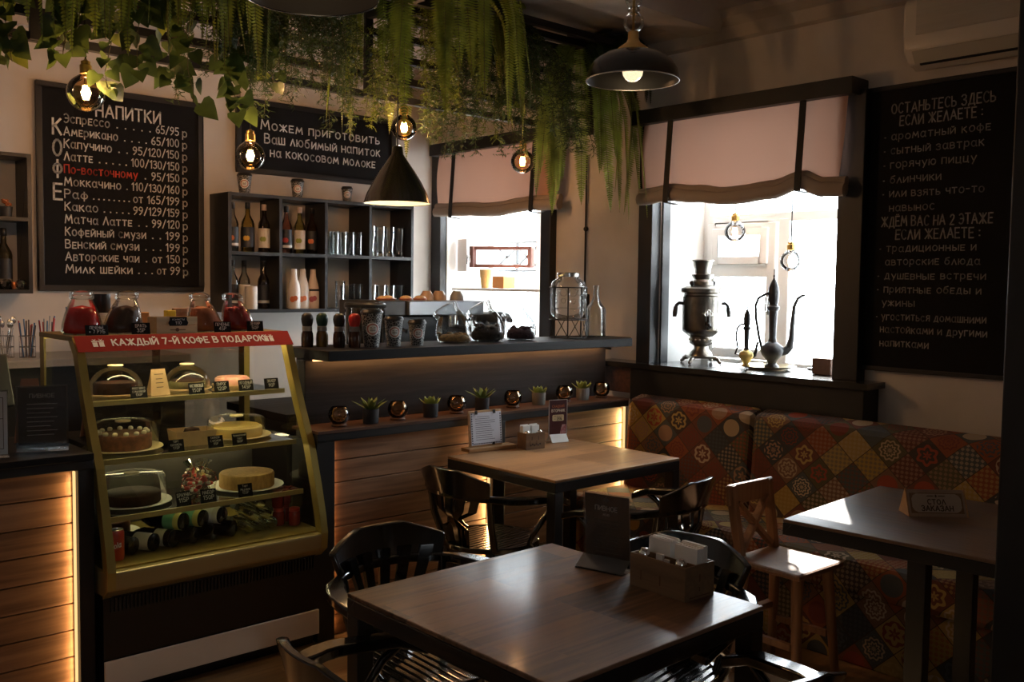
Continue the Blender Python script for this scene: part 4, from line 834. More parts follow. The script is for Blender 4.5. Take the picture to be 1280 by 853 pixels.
def tilt_jar(label, loc, rz, fill, s=1.0, blobs=20, wide=.60, cont=''):
    """glass biscuit jar whose mouth leans to one side"""
    t = thing('tilted_jar', label, 'jar', loc, rz)
    A = lambda p: T(0, 0, 0) @ Vector(p)
    # leaning axis built from rings: bottom flat, rings tilting progressively
    rings = [(.055, 0, 0, 0), (.066, .004, 0, .2), (.073, .028, .000, 2), (.074, .055, -.002, 6), (.068, .082, -.009, 14), (.057, .104, -.019, 23), (.049, .116, -.026, 28), (.053, .121, -.029, 29), (.053, .133, -.036, 30)]
    def shell(mb, sc, top=9, inset=0):
        vs = []; n = 22
        for r_, z, dx, ti in rings[:top]:
            for i in range(n):
                a = 2*PI*i/n; x = (r_-inset)*math.cos(a); y = (r_-inset)*math.sin(a)
                vs.append(((dx+x*math.cos(R(ti)))*sc, y*sc, (max(z, inset)+x*math.sin(R(ti))*1.0)*sc))
        fs = [(i*n+k, i*n+(k+1) % n, (i+1)*n+(k+1) % n, (i+1)*n+k) for i in range(top-1) for k in range(n)]
        fs.append(tuple(reversed(range(n)))); return mb.add(vs, fs), n, vs
    m, n, vs = shell(MB(), s); m.build('jar_body', clear_s, t, smooth=60)
    tp = [tuple(v) for v in vs[-n:]]; nx = Vector((-math.sin(R(28)), 0, math.cos(R(28))))
    m = MB(); c = sum((Vector(p) for p in tp), Vector())/n
    m.add([tuple(c+(Vector(p)-c)*1.06) for p in tp]+[tuple(c+(Vector(p)-c)*1.06+nx*.012*s) for p in tp]+[tuple(c+(Vector(p)-c)*.5+nx*.020*s) for p in tp], [(i, (i+1) % n, n+(i+1) % n, n+i) for i in range(n)]+[(n+i, n+(i+1) % n, 2*n+(i+1) % n, 2*n+i) for i in range(n)]+[tuple(range(2*n, 3*n))])
    m.build('glass_lid', clear_s, t, smooth=50)
    # contents
    rd = random.Random(sum(map(ord, label))); m = MB(); hmax = wide*.105*s
    for k in range(blobs):
        z = rd.uniform(.008, hmax); a = rd.uniform(0, 2*PI); q = (.060-.25*max(0, z/s-.05))*s*math.sqrt(rd.random())
        m.sphere((q*math.cos(a)-.1*z, q*math.sin(a), z+.004), rd.uniform(.009, .014)*s, 8, (1, rd.uniform(.6, 1), rd.uniform(.5, .9)))
    n2 = 22; lay = [(.052, .006), (.064, .012), (.064, hmax/s*.55), (.05, hmax/s*.9), (.02, hmax/s)]
    m.lathe([(a*s, b*s) for a, b in lay], 20)
    o = m.build('jar_contents', fill, None, loc=loc, rot=(0, 0, rz), smooth=60); o['kind'] = 'stuff'
    tag(o, cont, 'dried herbs')
    return t
herb = P('dried_herbs', (.05, .035, .012), .9, noise=.7, nscale=(60, 60, 60), col2=(.16, .09, .02))
tilt_jar('tilted glass jar of greenish dried herbs on the bar, left of three', (2.985, 3.70, BT), R(-35), herb, 1.22, wide=.35, cont='greenish dried herbs lying in the left tilted jar on the bar')
tilt_jar('tilted glass jar of brown dried tea on the bar, middle of three', (3.205, 3.70, BT), R(-35), P('dried_tea', (.025, .017, .010), .9, noise=.6, nscale=(70, 70, 70)), 1.25, 30, wide=.62, cont='brown dried tea in the middle tilted jar on the bar')
tilt_jar('tilted glass jar of dark red dried petals on the bar, right of three', (3.44, 3.70, BT), R(-35), P('dried_petals', (.035, .012, .014), .9, noise=.7, nscale=(60, 60, 60)), 1.15, 40, wide=.55, cont='dark red dried petals in the right tilted jar on the bar')
# drink dispenser on wire stand
t = thing('drink_dispenser', 'embossed glass drink dispenser in a black wire stand on the bar end', 'dispenser', (3.82, 3.72, BT)); t.scale = (1.38, 1.38, 1.38)
m = MB()
for k in range(8):
    a = 2*PI*k/8; m.tube([(.075*math.cos(a), .075*math.sin(a), 0), (.075*math.cos(a), .075*math.sin(a), .205)], .0022, 5)
    b = a+2*PI/16; m.tube([(.075*math.cos(a), .075*math.sin(a), .0), (.075*math.cos(a+.6), .075*math.sin(a+.6), .075)], .0018, 4)
for z in (.075, .205, .003): m.tube(arc(0, 0, .076, .076, 0, 360, 24, z), .0024, 5)
m.build('wire_stand', iron_m, t)
MB().lathe([(.001, .078), (.05, .078), (.070, .10), (.073, .12), (.073, .205), (.066, .228), (.045, .243), (.043, .252)], 28).build('jar_body', clear_s, t, smooth=50)
MB().lathe([(.046, .248), (.047, .249), (.047, .262), (.044, .265), (.001, .266)], 24).build('metal_lid', steel_m, t, smooth=40)
m = MB()
for a0 in range(0, 360, 60):
    for zz, rw in ((.185, .016), (.15, .010)): 
        m.tube([(.0745*math.cos(R(a0)+q), .0745*math.sin(R(a0)+q), zz+rw*math.sin(w_*PI/6)) for w_, q in ((w_, rw/.0745*math.cos(w_*PI/6)) for w_ in range(13))], .002, 5)
    m.tube([(.0745*math.cos(R(a0+12)), .0745*math.sin(R(a0+12)), .12), (.0745*math.cos(R(a0-12)), .0745*math.sin(R(a0-12)), .12)], .003, 5)
m.build('embossed_relief', clear_s, t, smooth=60)
MB().tube([(-.075, -.02, .25), (-.03, -.01, .258)], .004, 6).tube([(.03, .01, .258), (.08, .02, .25)], .004, 6).build('handle_grip', brass_m, t)
tag(MB().lathe([(.001, 0), (.056, 0), (.060, .006), (.060, .15), (.057, .165), (.034, .192), (.0175, .228), (.0145, .285), (.0175, .288), (.0175, .296), (.014, .296), (.0115, .23), (.031, .188), (.054, .162), (.056, .008), (.001, .006)], 28, cap=False).build('glass_bottle', clear_s, loc=(4.06, 3.73, BT), smooth=45), 'empty clear glass bottle with long neck at the right end of the bar', 'bottle')
tag(MB().tube([(4.33, 4.075, 2.36), (4.335, 4.08, 1.93), (4.33, 4.075, 1.5)], .006, 6).sphere((4.335, 4.078, 1.905), .016, 8).box(4.315, 4.349, 4.05, 4.10, 1.35, 1.5).build('wall_cable', rubber_m, smooth=50), 'black cable hanging down the wall to a dark socket behind the bar', 'cable')
tag(MB().tube([(4.345, 3.86, 1.17), (4.30, 3.88, 1.175), (4.24, 3.885, 1.185), (4.215, 3.89, 1.20)], .007, 6).box(4.19, 4.23, 3.875, 3.905, 1.19, 1.225).build('power_plug', plastic_b, smooth=50), 'small black power plug and lead under the bar end', 'plug')

# ledge: globes and succulents
LZ = .9177
def globe(label, x, y):
    t = thing('tealight_globe', label, 'candle holder', (x, y, LZ))
    MB().lathe([(.001, .012), (.03, .012), (.044, .03), (.048, .05), (.044, .071), (.034, .086), (.032, .086), (.042, .07), (.045, .05), (.041, .031), (.028, .015), (.001, .015)], 26, cap=False).build('mirrored_glass', amber, t, smooth=60)
    MB().lathe([(.001, 0), (.034, 0), (.036, .006), (.03, .0118), (.001, .0119)], 22).build('wooden_foot', ledge_m, t, smooth=40)
    return t
gl = [(2.245, 3.585), (2.565, 3.59), (2.925, 3.6), (3.30, 3.6), (3.69, 3.61), (3.99, 3.61)]
gl_l = ['amber mirrored glass globe at the left end of the ledge beside the cake display', 'amber mirrored glass globe between the first two succulents on the ledge', 'amber mirrored glass globe above the clipboard menu, left of it', 'amber mirrored glass globe above the clipboard menu stand, right of it', 'amber mirrored glass globe partly behind the red promotion sign', 'amber mirrored glass globe at the right end of the ledge near the sofa']
for (x, y), l in zip(gl, gl_l): globe(l, x, y)
def succulent(label, x, y, kind, potm, tilt=0, s=1):
    t = thing('potted_succulent', label, 'plant', (x, y, LZ))
    MB().lathe([(.001, 0), (.033, 0), (.035, .003), (.037, .066), (.033, .066), (.032, .054), (.001, .054)], 22).build('pot', potm, t, smooth=40)
    m = MB(); rd = random.Random(int(x*1000)); n = 16 if kind == 'star' else 12
    for k in range(n):
        a = k*2.4; lay = k/n; el = R(25+55*lay) if kind == 'star' else R(38+45*lay); L = (.062-.022*lay)*s if kind == 'star' else (.095-.03*lay)*s; w = .016 if kind == 'star' else .0125
        d = Vector((math.cos(a)*math.cos(el), math.sin(a)*math.cos(el), math.sin(el))); sd_ = Vector((-math.sin(a), math.cos(a), 0)); nn = d.cross(sd_)
        b = Vector((0, 0, .052))+Vector((d.x, d.y, 0))*.008
        pts = [(0, .5), (.35, 1), (.7, .75), (1, .05)]; vs = []
        for f, ww in pts:
            c = b+d*(L*f)+nn*(-.010*f*f if kind == 'star' else .018*f*f)*(-1)
            vs += [tuple(c-sd_*w*ww), tuple(c-nn*.004*ww), tuple(c+sd_*w*ww), tuple(c+nn*.003*ww)]
        fs = [(i*4+q, i*4+(q+1) % 4, i*4+4+(q+1) % 4, i*4+4+q) for i in range(3) for q in range(4)]
        m.add(vs, fs)
    m.build('leaves', leaf_s if kind == 'star' else leaf_mat('succ_%d' % int(x*100), (.22, .34, .09)), t, smooth=60)
potk, potg = P('pot_black', (.022, .023, .025), .6), P('pot_grey', (.20, .19, .16), .7)
succulent('spiky green succulent in black pot, first from the left on the ledge', 2.405, 3.575, 'blade', potk)
succulent('bright green star-shaped succulent in black pot, second from left on the ledge', 2.745, 3.575, 'star', potk)
succulent('spreading aloe-like succulent in black pot behind the clipboard menu', 3.09, 3.6, 'blade', potk)
succulent('small green succulent in olive grey pot just left of the red promotion sign', 3.485, 3.6, 'star', potg)
succulent('tall-leaved succulent in a pale grey pot right of the red promotion sign', 3.835, 3.61, 'star', P('pot_pale', (.26, .26, .25), .7), s=1.15)

# ---------------------------------------------------------------- coffee station behind the bar
t = thing('back_worktop', 'dark worktop behind the bar carrying the coffee machine', 'worktop', (3.3, 4.45, 0))
local(MB().box(2.3, 3.985, 4.15, 4.8, .86, .90), t).build('worktop_board', blackwood_x, t); local(MB().box(2.33, 3.98, 4.2, 4.75, 0, .859), t).build('cabinet', black_m, t)
t = thing('coffee_machine', 'black and chrome espresso machine behind the bar with cups on top', 'coffee machine', (3.28, 4.45, .901))
local(MB().box(2.945, 3.67, 4.42, 4.70, .96, 1.37).box(2.96, 3.65, 4.30, 4.70, .915, .96), t).build('machine_body', P('machine_black', (.02, .02, .022), .25), t, bevel=.012)
local(MB().box(3.13, 3.68, 4.28, 4.70, 1.372, 1.455), t).build('chrome_head', P('brushed_chrome', (.30, .31, .33), .3, metal=.9), t, bevel=.006)
local(MB().box(2.94, 3.125, 4.30, 4.70, 1.372, 1.455), t).build('side_head', P('machine_grey', (.03, .03, .032), .3), t, bevel=.006)
m = MB()
for x in (3.05, 3.5): m.lathe([(.035, 1.30), (.035, 1.372)], 16, T(x, 4.36, 0)); m.tube([(x, 4.36, 1.31), (x+.02, 4.22, 1.29)], .012, 8)
local(m, t).build('brew_group', chrome_m, t, smooth=40)
local(MB().tube([(3.62, 4.33, 1.37), (3.64, 4.27, 1.25), (3.64, 4.25, 1.05)], .006, 6).tube([(2.99, 4.33, 1.37), (2.98, 4.27, 1.25), (2.98, 4.25, 1.05)], .006, 6), t).build('steam_wand', chrome_m, t, smooth=50)
local(MB().box(2.97, 3.01, 4.32, 4.36, .901, .915).box(3.6, 3.64, 4.32, 4.36, .901, .915).box(2.97, 3.01, 4.62, 4.66, .901, .915).box(3.6, 3.64, 4.62, 4.66, .901, .915), t).build('machine_foot', plastic_b, t)
CT = 1.4555
def cup(label, x, y, col, h=.055, r=.042):
    tag(MB().lathe([(.001, h), (r*.55, h), (r*.6, h-.004), (r*.95, h*.45), (r, 0), (r-.004, 0), (r*.9, h*.4), (r*.5, h-.008), (.001, h-.008)], 20, cap=False).build('coffee_cup', col, loc=(x, y, CT), smooth=45), label, 'cup')
ctan, cbr = P('cup_tan', (.36, .22, .13), .35), P('cup_grey', (.22, .20, .18), .35)
cup('tan upturned cup on the coffee machine, left of three', 3.36, 4.42, ctan); cup('tan upturned cup on the coffee machine, middle of three', 3.45, 4.42, ctan, r=.046); cup('grey upturned cup at the right end of the coffee machine', 3.585, 4.42, cbr, r=.044)
def bun(label, x, y, sx):
    dl = tag(MB().lathe([(.001, 0), (.036, .001), (.041, .010), (.040, .013), (.001, .013)], 18, Matrix.Diagonal((sx, 1, 1, 1))).build('pastry_dish', P('saucer', (.3, .10, .05), .3), loc=(x, y, CT), smooth=40), 'small red-brown dish under the '+label.split(' on ')[0].split(' beside')[0].split(' next')[0]+(' beside the long one' if 'beside the long' in label else ' nearest the upturned cups' if 'next to' in label else ' at the left'), 'dish')
    m = MB(); m.sphere((0, 0, .0137), .034, 16, (sx, 1, .45)); m.v = [(a, b, max(c, .0137)) for a, b, c in m.v]; tag(m.build('glazed_bun', P('crust', (.62, .38, .15), .35, noise=.4, nscale=(40, 40, 40)), loc=(x, y, CT), smooth=60), label, 'pastry')
bun('long glazed pastry on a red-brown dish on the coffee machine', 3.03, 4.36, 1.6); bun('round glazed pastry beside the long one on the coffee machine', 3.165, 4.36, 1.0); bun('round glazed pastry next to the upturned cups', 3.265, 4.36, 1.0)
t = thing('coffee_canister', 'big clear canister with flat black lid behind the red-capped bottle', 'canister', (2.82, 4.25, .901)); t.scale = (.88, .88, 1)
MB().lathe([(.001, 0), (.115, 0), (.12, .01), (.12, .52), (.001, .52)], 28).build('canister_body', glass('canister_glass', (.55, .53, .50), 1.3), t, smooth=40)
o = MB().lathe([(.001, .006), (.10, .006), (.10, .30), (.001, .30)], 24).build('coffee_beans', P('beans', (.02, .011, .007), .5, noise=.6, nscale=(120, 120, 120)), None, loc=(2.82, 4.25, .9012), smooth=40); o['kind'] = 'stuff'; tag(o, 'dark coffee beans inside the big clear canister', 'coffee beans')
MB().lathe([(.125, .5205), (.127, .523), (.127, .538), (.12, .545), (.001, .547)], 28).build('lid', capk, t, smooth=40)
# grinder-like steel pot with cloth, sugar box and pastries by the corner window
t = thing('milk_canister', 'steel lidded canister standing behind the tilted jars', 'canister', (3.86, 4.42, .901))
MB().lathe([(.001, 0), (.085, 0), (.09, .01), (.09, .42), (.08, .45), (.001, .46)], 24).build('canister_body', steel_m, t, smooth=40)
m = MB(); rd = random.Random(3); nn = 24
prof = [(.0, .475), (.06, .478), (.11, .462), (.13, .43)]
m.add([(r_*math.cos(2*PI*i/nn)*(1+.25*math.sin(3*i)), r_*math.sin(2*PI*i/nn)*(1+.2*math.cos(2*i)), z+.012*math.sin(i*1.9)*(r_/.13)) for r_, z in prof for i in range(nn)], [(k*nn+i, k*nn+(i+1) % nn, (k+1)*nn+(i+1) % nn, (k+1)*nn+i) for k in range(3) for i in range(nn)])
tag(m.build('folded_cloth', P('dark_cloth', (.035, .034, .033), .9), None, loc=(3.86, 4.42, .901), smooth=70, recalc=False, solid=.006), 'dark crumpled cloth lying over the steel canister behind the tilted jars', 'cloth')
t = thing('window_shelf', 'white shelf board set across the corner window opening', 'shelf', (4.5, 4.965, 1.52))
local(MB().box(4.40, 4.60, A0+.008, A1-.008, 1.505, 1.525), t).build('shelf_board', white_m, t, bevel=.003)
local(MB().box(4.42, 4.58, A0+.007, A0+.022, 1.44, 1.505).box(4.42, 4.58, A1-.022, A1-.007, 1.44, 1.505), t).build('bracket', white_m, t)
wfm = P('wafer', (.62, .42, .16), .8, noise=.3, nscale=(60, 60, 10))
tag(MB().lathe([(.001, 0), (.034, 0), (.042, .072), (.001, .072)], 14).build('wafer_cup', wfm, loc=(4.50, 5.217, 1.5255), smooth=30), 'lower ribbed wafer cup on the white shelf across the corner window', 'wafer cup')
tag(MB().lathe([(.001, 0), (.044, 0), (.047, .062), (.001, .063)], 14).build('wafer_cup', wfm, loc=(4.50, 5.217, 1.5979), smooth=30), 'upper ribbed wafer cup stacked on another before the corner window', 'wafer cup')
tag(MB().box(-.05, .06, -.06, .06, 0, .085).build('snack_box', P('box_orange', (.72, .30, .08), .6), loc=(4.50, 5.03, 1.5255), bevel=.004), 'small orange box beside the wafer cups', 'box')
# ---------------------------------------------------------------- inside the cake display
def price_card(label, x, y, z, lines, w=.062, h=.042, lean=-14, rz=0):
    t = thing('price_card', label, 'price card', (x, y, z), R(rz))
    M = Matrix.Rotation(R(lean), 4, 'X')
    cdp = MB().box(-w/2, w/2, -.0015, .0015, 0, h, M).build('card', chalk_m, t)
    MB().box(-w/3, w/3, -.0015, .022, 0, .0015).build('foot', plastic_b, t)
    m = MB(); n = len(lines)
    for i, s in enumerate(lines):
        hh = h*.62/n*(.85 if i < n-1 else 1.0)
        c = M @ Vector((0, -.0021, h-(i+1)*h*.84/n+.001))
        write(m, s, tuple(c), (1, 0, 0), tuple(M.to_3x3() @ Vector((0, 0, 1))), hh, min(w*.86, .68*hh*len(s)), 'c', weight=.0)
    m.build('chalk_lettering', chalk_w, cdp, recalc=False)
    return t
S1, S2, S3, DK = 1.0855, .8745, .6685, .5125
def cake(name, label, loc, r, h, col, pl_label, top=None, plate=cream_m, pr=None, deco=None):
    t = thing(name, label, 'cake', loc); pr = pr or r*1.35
    fl = max(pr*.6, r*1.03); pl = [(.001, 0), (fl, 0), (pr, .010), (pr*.99, .0135), (fl, .005), (.001, .005)]
    tag(MB().lathe(pl, 36).build('cake_plate', plate, loc=loc, smooth=45), pl_label, 'plate')
    MB().lathe([(.001, .0055), (r*.97, .0055), (r, .010), (r, h*.9), (r*.96, h), (.001, h)], 36).build('cake_body', col, t, smooth=50)
    if deco:
        m = MB(); 
        for k in range(14): m.sphere((r*.84*math.cos(k*2*PI/14), r*.84*math.sin(k*2*PI/14), h+.006), .011, 8, (1, 1, .8))
        m.build('cream_rosettes', deco, t, smooth=60)
    if top: MB().lathe([(.001, h+.0002), (r*.9, h+.0002), (r*.86, h+.006), (.001, h+.007)], 30).build('topping', top, t, smooth=50)
    return t
def dome(label, loc, r, h, kind='dome'):
    t = thing('cake_cover', label, 'cake cover', loc)
    if kind == 'dome': p = [(r, 0), (r, .01)]+[(r*math.cos(R(a)), .01+(h-.01)*math.sin(R(a))) for a in range(8, 85, 8)]+[(.02, h)]
    else: p = [(r, 0), (r, h*.8), (r*.95, h*.95), (r*.88, h), (.02, h)]
    MB().lathe(p, 36, cap=False).build('clear_cover', glass('cover_glass', (.95, .96, .93), .9, .03, .035) if kind == 'dome' else glass('flat_cover_glass', (.95, .96, .93), .4, .05, .02), t, smooth=50)
    MB().lathe([(.027, h), (.030, h+.002), (.029, h+.006), (.001, h+.007)], 18).build('knob', cream_m, t, smooth=45)
    return t
choc = P('chocolate', (.045, .018, .010), .85, spec=.2, noise=.4, nscale=(30, 30, 30)); honey = P('honey_sponge', (.50, .30, .09), .85, noise=.35, nscale=(60, 60, 25), bump=.3)
redv = P('caramel_cake', (.22, .075, .03), .7, noise=.5, nscale=(50, 50, 50)); cheese = P('cheesecake', (.66, .48, .18), .6, noise=.15, nscale=(20, 20, 20)); pink = P('pink_glaze', (.55, .16, .14), .5, noise=.5, nscale=(40, 40, 40), col2=(.55, .38, .26))
PL = .0056
cake('chocolate_cake', 'dark chocolate cake under a clear dome on the top shelf, left', (1.385, 3.88, S1), .085, .055, choc, 'kraft-coloured round base under the left chocolate cake', plate=kraft_m)
dome('clear dome with bright curved highlight over the left chocolate cake', (1.385, 3.88, S1+.0136), .105, .105)
cake('green_cake', 'low dark cake under a clear dome on the top shelf, right of the card', (1.69, 3.90, S1), .075, .04, P('pistachio', (.14, .12, .04), .7, noise=.4, nscale=(40, 40, 40)), 'kraft-coloured round base under the second dome on the top shelf', plate=kraft_m, top=choc)
dome('clear dome beside the kraft tent card on the top shelf', (1.69, 3.90, S1+.0136), .095, .095)
cake('pink_cake', 'pink glazed cake pieces on the top shelf, right end', (1.905, 3.92, S1), .075, .04, pink, 'kraft-coloured round base under the pink cake pieces', top=pink, plate=kraft_m, pr=.088)
t = thing('tent_card', 'kraft tent card between two domes on the top shelf', 'card', (1.525, 3.80, S1), R(8))
m = MB(); m.add([(-.042, -.02, 0), (.042, -.02, 0), (.030, 0, .105), (-.030, 0, .105), (-.042, .02, 0), (.042, .02, 0)], [(0, 1, 2, 3), (3, 2, 5, 4)]); m.build('card', kraft_m, t, solid=.002)
m = MB(); Yt = Vector((0, .02, .105)).normalized()
for i, (a, wd) in enumerate(((.085, .04), (.066, .03), (.05, .034), (.032, .03))): m.add([tuple(Vector((-wd/2+b, -.0217, 0))+Yt*(a+c)) for b, c in ((0, 0), (wd, 0), (wd, .003), (0, .003))], [(0, 1, 2, 3)])
m.build('printed_lines', P('ink', (.08, .05, .03), .7), t, recalc=False)
cards1 = [(1.428, 'ТОРТ 130Р', ('МУСС ШОКО', 'С МАЛИНОЙ', '130Р'), 'black price card reading 130 in front of the left dome'), (1.665, '', ('ФИСТАШКОВЫЙ', '150Р'), 'black price card in front of the second dome on the top shelf'), (1.775, '', ('ПИРОГ', '120Р'), 'black price card left of the pink cake pieces'), (1.885, '', ('ЯГОДНЫЙ', '145Р'), 'black price card right below the pink cake pieces'), (2.005, '', ('ЭКЛЕР', '90Р'), 'black price card at the right end of the top display shelf')]
for x, _, ln, lb in cards1: price_card(lb, x, 3.745, S1, ln, .066, .046)
cake('caramel_cake', 'brown caramel cake with cream rosettes under a flat cover on the middle shelf', (1.39, 3.82, S2), .108, .066, redv, 'wide cream plate under the caramel cake', deco=P('cream_white', (.75, .68, .52), .6), pr=.152)
dome('flat clear cover over the caramel cake on the middle shelf', (1.39, 3.82, S2+.0136), .135, .098, 'flat')
t = thing('pastry_box', 'open kraft carton on the middle shelf between two cakes', 'box', (1.655, 3.775, S2), R(-6))
m = MB(); a, b, h = .075, .055, .062
for p, q in (((-a, -b), (a, -b)), ((a, -b), (a, b)), ((a, b), (-a, b)), ((-a, b), (-a, -b))): m.add([(p[0], p[1], 0), (q[0], q[1], 0), (q[0]*1.1, q[1]*1.1, h), (p[0]*1.1, p[1]*1.1, h)], [(0, 1, 2, 3)])
m.add([(-a, -b, .001), (a, -b, .001), (a, b, .001), (-a, b, .001)], [(0, 1, 2, 3)]); m.build('carton', kraft_m, t, solid=.002, recalc=False)
m = MB(); m.lathe([(.001, .0035), (.03, .0035), (.034, .012), (.034, .052), (.028, .066), (.001, .072)], 18); tag(m.build('biscuit', choc, loc=(1.655, 3.775, S2), smooth=50), 'dark round biscuit standing in the open kraft carton', 'biscuit')
cake('cheesecake', 'pale yellow cheesecake on a white plate on the middle shelf', (1.885, 3.84, S2), .110, .048, cheese, 'wide cream plate under the pale cheesecake', top=P('cheese_top', (.55, .38, .12), .5), pr=.148)
dome('low flat cover over the pale cheesecake', (1.885, 3.84, S2+.0136), .122, .075, 'flat')
for x, y, ln, lb, rz in ((1.535, 3.645, ('ТОРТ', 'КАРАМЕЛЬ', '175Р'), 'black price card reading 175 beside the caramel cake', 0), (1.70, 3.645, ('КАПКЕЙК', 'С КРЕМОМ', '95Р'), 'black price card reading 95 in front of the kraft carton', 0), (1.805, 3.645, ('Французский', 'торт', '160Р'), 'black price card in front of the pale cheesecake', 0)): price_card(lb, x, y, S2, ln, .064, .046, rz=rz)
cake('chocolate_cake', 'very dark flat cake under a clear cover on the lower shelf', (1.395, 3.745, S3), .108, .048, choc, 'white plate under the very dark flat cake', pr=.150, plate=paper_m)
dome('clear cover over the very dark flat cake on the lower shelf', (1.395, 3.745, S3+.0136), .130, .105, 'flat')
t = thing('candy_bouquet', 'cellophane wrapped red and white sweets on the lower shelf', 'sweets', (1.648, 3.70, S3))
m = MB(); rd = random.Random(9); n = 40; 
for k in range(26): m.sphere((rd.uniform(-.05, .05), rd.uniform(-.04, .04), .03+rd.uniform(0, .07)), rd.uniform(.007, .013), 7, (1, 1.2, .7))
m.build('red_sweets', P('sweet_red', (.50, .05, .04), .35), t, smooth=60)
m = MB()
for k in range(16): m.sphere((rd.uniform(-.05, .055), rd.uniform(-.05, .03), .02+rd.uniform(0, .09)), rd.uniform(.006, .011), 7, (1, 1, .8))
m.build('white_sweets', P('sweet_white', (.7, .66, .55), .35), t, smooth=60)
m = MB(); vs = []
for j in range(6):
    for i in range(14):
        rr = (.045, .062, .068, .058, .03, .055)[j]*(1+.22*math.sin(i*2.3+j)); vs.append((rr*math.cos(i*PI/7), rr*math.sin(i*PI/7)*.8, (.001, .02, .06, .095, .118, .15)[j]))
m.add(vs, [(j*14+i, j*14+(i+1) % 14, (j+1)*14+(i+1) % 14, (j+1)*14+i) for j in range(5) for i in range(14)]); m.build('cellophane', glass('cellophane', (.95, .95, .92), 2.2, .08, .08), t, recalc=False)
cake('honey_cake', 'golden honey cake on a wide white plate on the lower shelf', (1.885, 3.745, S3), .115, .066, honey, 'wide white plate under the golden honey cake', pr=.155, plate=paper_m)
for x, y, ln, lb, rz in ((1.545, 3.60, ('БРАУНИ', '115Р'), 'black price card left of the cellophane sweets', 8), (1.64, 3.585, ('НАБОР', '150Р'), 'black price card below the cellophane sweets', -8), (1.80, 3.585, ('Торт', 'Медовик', '155Р'), 'black price card lettered Medovik before the honey cake', 0)): price_card(lb, x, y, S3, ln, .062, .050, rz=rz)
# bottom deck
cake('round_cake', 'brown cake on a white plate at the back of the bottom deck', (1.36, 3.915, DK), .085, .06, redv, 'white plate under the cake at the back of the bottom deck', pr=.125, plate=paper_m)
t = thing('drink_can', 'orange-red soft drink can standing at the left of the bottom deck', 'can', (1.262, 3.54, DK))
MB().lathe([(.001, .002), (.022, 0), (.0255, .008), (.0255, .102), (.022, .112), (.001, .112)], 24).build('can_body', P('can_red', (.50, .075, .02), .3, noise=.5, nscale=(22, 22, 10), col2=(.45, .02, .015)), t, smooth=45)
MB().lathe([(.0222, .112), (.0225, .115), (.0205, .116), (.020, .113), (.001, .113)], 20).build('can_lid', steel_m, t, smooth=40)
m = MB()
for c in (Vector((0, 0, 0)),): write(m, 'Cola', (.0, 0, 0), (1, 0, 0), (0, 0, 1), .02, .036)
m.v = [((.0259)*math.cos(R(-118)+(p[0]-.018)/.0259), .0259*math.sin(R(-118)+(p[0]-.018)/.0259), .045+p[2]+p[0]*.25) for p in m.v]; m.build('can_lettering', paper_m, t, recalc=False)
def lying(label, x, z, body, lab=None, y=3.56, r=.033, L=.24, rz=0, name='wine_bottle', capm=None, grp=None, lab2=None):
    t = thing(name, label, 'bottle', (x, y, z+r+.0016), rz); M = Matrix.Rotation(R(-90), 4, 'X')   # base towards the glass
    MB().lathe([(.001, .004), (r*.7, .0), (r, .005), (r, L*.62), (r*.7, L*.74), (r*.38, L*.82), (r*.36, L)], 22, M).build('bottle_body', body, t, smooth=50)
    if lab: MB().lathe([(r+.0007, .014), (r+.0007, .085)], 22, M, cap=False).build('label_band', lab, t, smooth=60)
    if lab2: MB().lathe([(r+.0012, .014), (r+.0012, .038)], 22, M, cap=False).build('label_stripe', lab2, t, smooth=60)
    if capm: MB().lathe([(r*.42, L-.02), (r*.42, L+.006), (.001, L+.006)], 14, M).build('cap', capm, t, smooth=50)
    return t
dgl = P('dark_bottle', (.008, .006, .005), .12, coat=.3)
lgreen, lyell, lcream, lwht = P('label_green', (.16, .42, .22), .6), P('label_yellow', (.60, .56, .16), .6), P('label_cream', (.62, .58, .48), .6), P('label_cwhite', (.70, .68, .62), .6)
for i, (x, lb, l2) in enumerate(((1.335, None, None), (1.415, lcream, None), (1.495, lcream, brn), (1.575, None, None), (1.655, None, None), (1.735, None, None))):
    lying(('dark bottle lying next to the can on the bottom deck', 'dark bottle with cream label, second in the bottom row of bottles', 'dark bottle with cream and brown label, third in the bottom row', 'dark bottle lying below the left green-labelled one', 'dark bottle lying below the right green-labelled one', 'dark bottle at the right end of the bottom row of dark bottles')[i], x, DK, dgl, lb, lab2=l2, rz=R(32))
for x, l1, l2, lb in ((1.535, lgreen, lyell, 'dark bottle with green and yellow label on the upper row, left'), (1.615, lgreen, lyell, 'dark bottle with green and yellow label on the upper row, middle'), (1.695, lwht, lcream, 'dark bottle with white label on the upper row, right')):
    lying(lb, x, DK+.0595, dgl, l1, y=3.565, lab2=l2, rz=R(32))
wat = glass('water_bottle', (.86, .92, .88), 2.0, .04, .10); wcap = P('cap_pale', (.5, .6, .55), .4)
k = 0
for row, (xs, z) in enumerate((((1.806, 1.859, 1.912), DK), ((1.8325, 1.8855), DK+.0465), ((1.859,), DK+.093))):
    for x in xs:
        lying(('clear water bottle lying against the dark bottles, bottom row', 'clear water bottle in the middle of the bottom row', 'clear water bottle at the right end of the bottom row', 'clear water bottle on the second row, left', 'clear water bottle on the second row, right', 'clear water bottle on the very top of its pile')[k], x, z, wat, None, y=3.57, r=.0262, L=.2, name='water_bottle', capm=wcap); k += 1
rj = glass('red_jam', (.55, .03, .02), 1.6, .03, .08)
